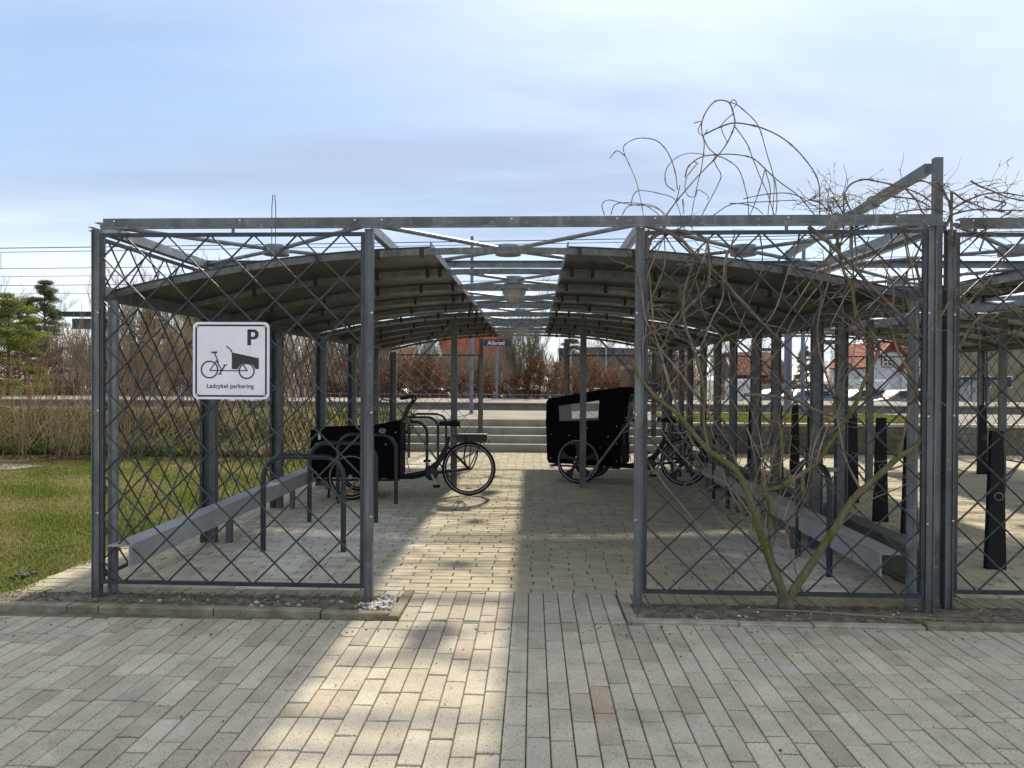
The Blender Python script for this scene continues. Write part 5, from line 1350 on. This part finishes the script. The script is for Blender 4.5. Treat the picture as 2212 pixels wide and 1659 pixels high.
bpy.data.objects.remove(he)
tag(vv.build('hedge_stems', M['farbark']), 'dark bare stems growing up through the beech hedge', 'hedge', kind='stuff')
# brown scrub beyond at the left, reads as one mass of twigs
vv = MB(); mbs = bare_mesh('scrub', 72, 3.4, 6, 1.6, M['farbark'], 3, .022, .78, 2, .35, .006)
base_v = np.array([tuple(v.co) for v in mbs.vertices]); base_f = np.array([tuple(p.vertices) for p in mbs.polygons])
VV = []; FF = []; o_ = 0
for i in range(110):
    x = rr_.uniform(-27, -9) if i < 55 else rr_.uniform(-12, 11); y = rr_.uniform(32.5, 42) if i < 55 else rr_.uniform(43, 54); a = rr_.uniform(0, 6.28); s_ = rr_.uniform(.8, 1.3)*(1.0 if i < 55 else .85)
    R = np.array([[cos(a), -sin(a), 0], [sin(a), cos(a), 0], [0, 0, 1]]); VV.append(base_v@R.T*s_+[x, y, -.4]); FF.append(base_f+o_); o_ += len(base_v)
tag(npmesh('scrub', np.concatenate(VV), np.concatenate(FF), M['farbark']), 'tangled brown leafless scrub between the railway and the pines', 'scrub', kind='stuff')

# ================================================================== RAILWAY FURNITURE
def picket(x0, x1, Y, h, z, m_, label, step=.12, r=.008, rails=(.12, .95), posts=2.4):
    e = empty('railing', ((x0+x1)/2, Y, z), 0, label, 'railing'); cx = (x0+x1)/2
    def yy(x): return PS*(x-cx)
    for f_ in rails: MB().bar((x0-cx, yy(x0), h*f_), (x1-cx, yy(x1), h*f_), .03, .035).build('rail', m_, e)
    n = int((x1-x0)/step); big = MB(); 
    for i in range(n+1):
        x = x0+i*step; big.box((x-cx-r, yy(x)-r, 0), (x-cx+r, yy(x)+r, h)); 
    o = big.build('bars', m_, e); o['kind'] = 'stuff'
    k = int((x1-x0)/posts)
    for i in range(k+1): x = x0+i*posts; MB().box((x-cx-.025, yy(x)-.025, 0), (x-cx+.025, yy(x)+.025, h+.03)).build('post', m_, e)
    return e
picket(-20, 16, 29.35-.0, 1.28, -.38, M['polegrey'], 'low grey railing along the back of the far platform', .42, .012)
picket(-24, -8.2, 31.8, 2.1, -.38, M['polewhite'], 'tall thin barred fence beyond the railway at the left', .16, .009)
# station name sign
ns = empty('station_sign', (at(1073, 816, 29.0).x, 29.0, .62), 0, 'navy station name sign on a slim post at the far platform', 'sign')
MB().tube([(0, 0, 0), (0, 0, 2.4)], .055, 10).build('post', M['polegrey'], ns, smooth=True)
MB().box((-.63, -.07, 2.40), (.63, -.01, 2.64)).build('sign_panel', M['navy'], ns)
MB().box((-.60, -.045, 2.66), (.56, .03, 2.70)).build('sign_cap', M['navy'], ns)
text_obj('Allerød', .25, ns, M['signwhite'], (-.03, -.074, 2.522), bold=0.0)
# blue grey lamp post on the near platform
def post(px, Y, z0, z1, r, m_, label, lamp_=False, cat='lamp post', name='lamp_post'):
    e = empty(name, (at(px, 816, Y).x, Y, z0), 0, label, cat); MB().tube([(0, 0, 0), (0, 0, z1-z0)], [r, r*.8], 10).build('pole', m_, e, smooth=True)
    if lamp_:
        MB().tube(smooth_line([(0, 0, z1-z0-.02), (.02, 0, z1-z0+.2), (.15, 0, z1-z0+.3), (.3, 0, z1-z0+.24)], 4), .03, 8).build('arm', m_, e, smooth=True)
        MB().lathe([(.02, .1), (.10, .06), (.14, 0), (.10, -.04), (0, -.05)], (.33, 0, z1-z0+.16), n=14).build('lamp_head', m_, e, smooth=True)
    return e
post(1018.5, 15.3, .62, 5.4, .052, M['polegrey'], 'blue grey pole on the near platform left of the name sign')
post(1702, 16.4, .62, 5.2, .115, M['polegrey'], 'thick pale blue grey pole with graffiti on the near platform', cat='pole', name='station_pole')
post(1734, 15.2, .62, 5.2, .06, M['polegrey'], 'slimmer grey pole right of the graffiti pole', cat='pole', name='station_pole')
gx = at(1702, 816, 16.4).x; mb = MB()
for pts in ([(-.05, 1.35), (.03, 1.5), (-.02, 1.62)], [(-.06, 1.15), (.05, 1.2), (-.04, 1.28), (.05, 1.35)], [(-.03, .95), (.05, 1.02), (.0, 1.1), (-.05, 1.02)], [(.02, .7), (-.04, .82), (.05, .9)], [(-.01, 1.7), (.02, 1.78)]):
    mb.tube([(gx+u, 16.4-.118, v+.62) for u, v in pts], .008, 5)
mb.build('graffiti_scrawl', M['ink'], None)
gs = bpy.data.objects['graffiti_scrawl']; pole = [o for o in bpy.data.objects if o.name.startswith('station_pole')][0]; gs.parent = pole; gs.location = (-pole.location.x, -pole.location.y, -pole.location.z)
post(151, 33, -.4, 3.4, .045, M['polewhite'], 'pale street lamp among the scrub at the left', True)
post(1233, 34, -.4, 2.75, .045, M['polewhite'], 'pale street lamp behind the hedge left of the middle column', True)
post(1309, 34, -.4, 3.3, .04, M['polewhite'], 'slim pale mast behind the hedge right of the middle column', False, 'mast', 'mast')
# departures board with its little roof
db = empty('departure_board', (at(206, 816, 17.0).x, 17.0, .62), 0, 'dark blue departures board under a black bar roof on the platform', 'display board')
MB().tube([(0, 0.06, 0), (0, .06, 3.0)], .05, 10).build('post', M['polegrey'], db, smooth=True)
a = at(160, 711, 17); b_ = at(259, 689, 17)
MB().box((a.x-db.location.x, -.10, a.z-.62), (b_.x-db.location.x, 0.0, b_.z-.62)).build('display_panel', M['navy'], db)
a = at(133, 683.5, 17); b_ = at(261, 674, 17)
MB().box((a.x-db.location.x, -.16, a.z-.62), (b_.x-db.location.x, .16, b_.z-.62)).build('bar_roof', M['black'], db)
# overhead wires
def wire(pl, pr, Y, r, label, sag=0, drop=None, grp='overhead railway wires'):
    A = at(-150, pl, Y+PS*(-18)); Bp = at(2360, pr, Y+PS*18)
    pts = [A.lerp(Bp, t)-Vector((0, 0, sag*4*t*(1-t))) for t in np.linspace(0, 1, 15)]
    c = (A+Bp)/2; o = MB().tube([p-c for p in pts], r, 5).build('overhead_wire', M['wire']); o.location = c
    return tag(o, label, 'wire', grp)
ws = [(538, 497, 19.6, .014, 'topmost overhead wire above the shelter'), (547, 503, 19.6, .010, 'second overhead wire just under the topmost'), (582, 548, 22, .012, 'third overhead wire crossing at mid height'), (599, 566, 19.6, .009, 'fourth overhead wire, thin, below the mid height one'), (618, 590, 22, .012, 'fifth overhead wire passing above the pines'), (636, 612, 26, .009, 'lowest thin overhead wire just above the pine tops')]
for a, b_, Y, r, l in ws: wire(a, b_, Y, r, l, .04)
for px_, ya, yb in ((2, 547, 582), (342, 583, 617)):
    p, q = at(px_, ya, 20.6), at(px_, yb, 20.6); tag(MB().tube([p, q], .008, 5).build('dropper_wire', M['wire']), 'short vertical dropper between overhead wires, %s' % ('at the left edge' if px_ < 100 else 'left of the corner post'), 'wire')
ma = empty('aerial_mast', (at(503, 816, 25).x, 29.8, -.4), 0, 'thin twin rod mast rising above the front rail at the left', 'mast')
p = at(503, 421, 29.8)
for dx_ in (-.09, .09): MB().tube([(dx_, 0, 0), (dx_, 0, p.z-.2), (dx_*.5, 0, p.z+.4)], .02, 6).build('mast_rod', M['wire'], ma)

# ================================================================== BUILDINGS
def gable_house(x, y, w_, d_, ze, zr, label, wallm, tilem, ridge_x=True, rz=0, tiles=True, windows=(), chimney=None, hip=False):
    e = empty('house', (x, y, -.4), rz, label, 'house')
    ze += .4; zr += .4
    if ridge_x:
        MB().prism([(-d_/2, 0), (d_/2, 0), (d_/2, ze), (0, zr-.1), (-d_/2, ze)], -w_/2, w_/2, lambda u, v, t: (t, u, v)).build('wall', wallm, e, fix=True)
        mb = MB(); n = 16 if tiles else 1; slope = sqrt((d_/2+.4)**2+(zr-ze)**2)
        for s_ in (-1, 1):
            y0, z0 = s_*(d_/2+.35), ze-.25; y1, z1 = 0, zr+.05
            cols = int(w_/.32) if tiles else 1
            for r in range(n):
                for c in range(cols):
                    t0, t1 = r/n, (r+1)/n+.006; xa = -w_/2-.3+(w_+.6)*c/cols; xb = -w_/2-.3+(w_+.6)*(c+1)/cols
                    A = (y0+(y1-y0)*t0, z0+(z1-z0)*t0); Bq = (y0+(y1-y0)*t1, z0+(z1-z0)*t1); lf = .07
                    xm = (xa+xb)/2; v = rnd.uniform(.78, 1.15); t = (v, v, v)
                    mb.add([(xa, A[0], A[1]+lf*.3), (xm, A[0], A[1]+lf*1.6), (xb, A[0], A[1]+lf*.3), (xb, Bq[0], Bq[1]), (xm, Bq[0], Bq[1]+lf*1.2), (xa, Bq[0], Bq[1])], [(0, 1, 4, 5), (1, 2, 3, 4), (0, 5, 5)] if False else [(0, 1, 4, 5), (1, 2, 3, 4)], t)
                    mb.add([(xa, A[0], A[1]-.05), (xb, A[0], A[1]-.05), (xb, A[0], A[1]+lf*.3), (xm, A[0], A[1]+lf*1.6), (xa, A[0], A[1]+lf*.3)], [(0, 1, 2, 3, 4)], t)
        rf = mb.build('roof', tilem, e)
        for s_ in (-1, 1):
            MB().bar((s_*(w_/2+.33), -d_/2-.38, ze-.22), (s_*(w_/2+.33), 0, zr+.12), .10, .16).build('barge_board', M['render'], e)
    else:
        MB().prism([(-w_/2, 0), (w_/2, 0), (w_/2, ze), (0, zr-.1), (-w_/2, ze)], -d_/2, d_/2, lambda u, v, t: (u, t, v)).build('wall', wallm, e, fix=True)
        mb = MB()
        for s_ in (-1, 1): mb.bar((s_*(w_/4+.13), -d_/2-.3, (ze+zr)/2-.05), (s_*(w_/4+.13), d_/2+.3, (ze+zr)/2-.05), sqrt((w_/2+.3)**2+(zr-ze)**2), .14, up=Vector((s_*(zr-ze), 0, w_/2)).normalized(), tint=(1, 1, 1))
        rf = mb.build('roof', tilem, e)
    if chimney: MB().box((chimney-.35, -.3, zr-.6), (chimney+.35, .3, zr+.9)).build('chimney', M['brick'], rf)
    for (wx, wz, ww, wh) in windows:
        f = MB(); yv = -d_/2-.03
        f.box((wx-ww/2-.08, yv-.05, wz-wh/2-.08), (wx+ww/2+.08, yv+.02, wz+wh/2+.08)); fo = f.build('window', M['render'] if wallm is not M['render'] else M['redwood'], e)
        gq = MB(); nx = max(2, int(ww/.45))
        for i in range(nx):
            for j in range(2):
                a = wx-ww/2+ww*i/nx+.03; c = wz-wh/2+wh*j/2+.03; gq.box((a, yv-.075, c), (a+ww/nx-.06, yv-.045, c+wh/2-.06))
        gq.build('pane', M['glass'], fo)
        fr = MB()
        for i in range(nx+1): xx = wx-ww/2+ww*i/nx; fr.box((xx-.03, yv-.085, wz-wh/2), (xx+.03, yv-.04, wz+wh/2))
        for j in range(3): zz = wz-wh/2+wh*j/2; fr.box((wx-ww/2, yv-.083, zz-.03), (wx+ww/2, yv-.042, zz+.03))
        fr.build('glazing_bars', M['signwhite'], fo)
    return e
def X_(px, Y): return at(px, 816, Y).x
Y = 62
gable_house((X_(955, Y)+X_(1108, Y))/2, Y, X_(1108, Y)-X_(955, Y)-.5, 8, 2.6, 5.9, 'white house with a bright red pantile roof behind the station name sign', M['render'], M['tile'], windows=((-2, 2.0, 1.0, 1.0), (1.8, 2.0, 1.0, 1.0)))
Y = 66
gable_house((X_(764, Y)+X_(893, Y))/2, Y, X_(893, Y)-X_(764, Y), 8, 2.5, 4.35, 'long low house with faded orange tiled roof left of the white gable', M['brick'], M['tile2'])
gable_house(X_(938, 60), 60, 1.3, 6, 3.4, 5.0, 'narrow white gable end between the orange and red roofs', M['render'], M['render'], False)
Y = 58
gable_house((X_(1228, Y)+X_(1345, Y))/2, Y, X_(1345, Y)-X_(1228, Y)+1.2, 8, 2.3, 4.0, 'low building with dark slate roof behind the hedge', M['brick'], M['slate'], tiles=False)
Y = 70
gable_house(X_(1620, Y), Y, 4.5, 7, 2.2, 4.1, 'small red roofed house seen between the paired columns', M['brick'], M['tile2'])
Y = 56; xw = (X_(1832, Y)+X_(1945, Y))/2; ww = X_(1945, Y)-X_(1832, Y)
hs = gable_house(xw-.3, Y, ww*.78, 7, 2.6, 4.45, 'white house with red gables and white barred windows at right', M['render'], M['tile'], False, windows=((-.75, 2.9, .7, .55), (.9, 2.0, .0, .0)) if False else ((-.3, 3.3, .7, .6),))
mb = MB(); w_ = ww*.78
for s_ in (-1, 1): mb.bar((0, -3.85, 4.95), (s_*(w_/2+.25), -3.85, 2.85), .12, .30, up=(0, 1, 0))
mb.build('barge_board', M['redwood'], hs)
MB().add([(-.9, -3.53, 4.02), (.9, -3.53, 4.02), (0, -3.53, 4.72)], [(0, 1, 2)]).build('gable_cladding', M['redwood'], hs)
gable_house(xw+1.3, Y-.6, 1.9, 6.5, 2.35, 3.7, 'right wing of the white and red house with the ground floor window', M['render'], M['tile'], False, windows=((.25, 1.75, .85, .9), (.25, 3.05, .7, .55)))
Y = 58
tb = empty('tan_building', ((X_(1950, Y)+X_(2150, Y))/2, Y, -.4), 0, 'long tan building with pale cornice behind the bus shelter', 'building')
wb = X_(2150, Y)-X_(1950, Y); zt_ = at(2000, 752, Y).z+.4
MB().box((-wb/2, -4, 0), (wb/2, 4, zt_)).build('wall', M['tan'], tb); MB().box((-wb/2-.2, -4.2, zt_+.002), (wb/2+.2, 4.2, zt_+.22)).build('cornice', M['conc'], tb)
MB().box((-wb/2+.3, -3.6, zt_+.222), (wb/2-.3, 3.6, zt_+.9)).build('roof', M['tile2'], tb)
for k in range(4): 
    xx = -wb/2+1.2+k*1.6; f = MB().box((xx-.3, -4.05, 1.4), (xx+.3, -3.98, 2.3)).build('window', M['signwhite'], tb); MB().box((xx-.24, -4.07, 1.46), (xx+.24, -4.045, 2.24)).build('pane', M['glass'], f)
gable_house(X_(2190, 60), 60, 3.6, 7, 2.9, 4.4, 'white house with red roof at the right edge of the picture', M['render'], M['tile'], windows=((-.6, 2.2, .9, .9),))
# bus shelter
bs = empty('bus_shelter', (X_(2098, 44), 44, -.4), 0, 'glazed bus shelter with blue flat roof in front of the tan building', 'bus shelter')
MB().box((-1.3, -.7, 2.0), (1.3, .7, 2.16)).build('roof', M['navy'], bs)
for x in (-1.25, -.4, .4, 1.25): MB().box((x-.03, .62, 0), (x+.03, .68, 2.0)).build('post', M['polegrey'], bs)
for x in (-.82, 0, .82): MB().box((x-.37, .64, .3), (x+.37, .655, 1.9)).build('pane', M['clear'], bs)
# timber fence behind the car park
fb = empty('board_fence', (X_(1640, 46), 46, -.4), 0, 'grey horizontal board fence behind the parked cars', 'fence')
for k in range(8): MB().box((-3, -.02, .1+k*.2), (6, .02, .28+k*.2)).build('board', M['farbark'], fb)

# ------------------------------------------------------------------ cars
def car(x, y, rz, paint, label, van=False):
    e = empty('parked_car' if not van else 'parked_van', (x, y, -.4), rz, label, 'car' if not van else 'van', 'vehicles parked beyond the railway')
    if van: prof = [(-2.3, .35), (-2.3, 1.9), (-2.2, 2.0), (1.2, 2.0), (1.75, 1.25), (2.35, 1.0), (2.4, .35)]; win = [(1.0, 1.85), (1.18, 1.85), (1.62, 1.27), (.6, 1.27), (.6, 1.85)]
    else: prof = [(-2.1, .32), (-2.12, .75), (-1.98, .98), (-1.55, 1.02), (-1.05, 1.40), (-.4, 1.47), (.35, 1.42), (1.0, 1.0), (1.85, .86), (2.1, .68), (2.12, .32)]; win = [(-1.35, 1.03), (-1.0, 1.35), (-.35, 1.41), (.3, 1.36), (.85, 1.02)]
    MB().prism(prof, -.82, .82, lambda u, v, t: (u, t, v)).build('body', paint, e, fix=True, smooth=True)
    for s_ in (-1, 1): MB().add([(u, s_*.826, v) for u, v in win], [tuple(range(len(win)))]).build('side_window', M['glass'], e)
    for x_ in (-1.35, 1.35):
        for s_ in (-1, 1):
            wz = MB().lathe([(.0, -.1), (.33, -.1), (.33, .1), (0, .1)], (x_, s_*.75, .33), (0, 1, 0), 18).build('wheel', M['rubber'], e)
            MB().lathe([(0, .0), (.2, .0), (.2, .012), (0, .02)], (x_, s_*.852, .33), (0, s_, 0), 14).build('rim', M['chrome'], wz)
    for s_ in (-.6, .6): MB().box((2.08, s_-.12, .62), (2.125, s_+.12, .74)).build('headlight', M['signwhite'], e); MB().box((-2.135, s_-.12, .75), (-2.10, s_+.12, .9)).build('tail_light', M['red'], e)
    return e
car(X_(1757, 36), 36, .1, M['bluepaint'], 'pale blue parked car between the paired columns')
car(X_(1700, 38), 38, .0, M['greypaint'], 'grey parked car behind the graffiti pole')
car(X_(1944, 36), 36, pi, M['greypaint'], 'grey parked car in front of the white and red house')
car(X_(1880, 37.5), 37.5, .1, M['darkpaint'], 'dark parked car partly hidden by a shelter column')
car(X_(2000, 38.5), 38.5, 0, M['bluepaint'], 'pale blue parked car right of the grey one')
car(X_(1600, 40), 40, 1.3, M['whitepaint'], 'white van with its side towards the hedge end', True)
car(X_(1858, 41), 41, 1.5, M['whitepaint'], 'white van parked before the white house', True)
for i, (xp, Y, l) in enumerate(((940, 34.6, 'white parked car behind the hedge under the red roof'), (1145, 35, 'white parked car behind the bare shrub tree'), (1310, 35.5, 'white parked car behind the hedge above the hooded bike'), (170, 36, 'white parked car behind the barred fence at far left'), (330, 37, 'pale parked car seen through the side lattice'))):
    car(X_(xp, Y), Y, .05*i, M['whitepaint'], l)
car(X_(858, 34.5), 34.5, 0, M['darkpaint'], 'dark parked car behind the hedge left of the columns')
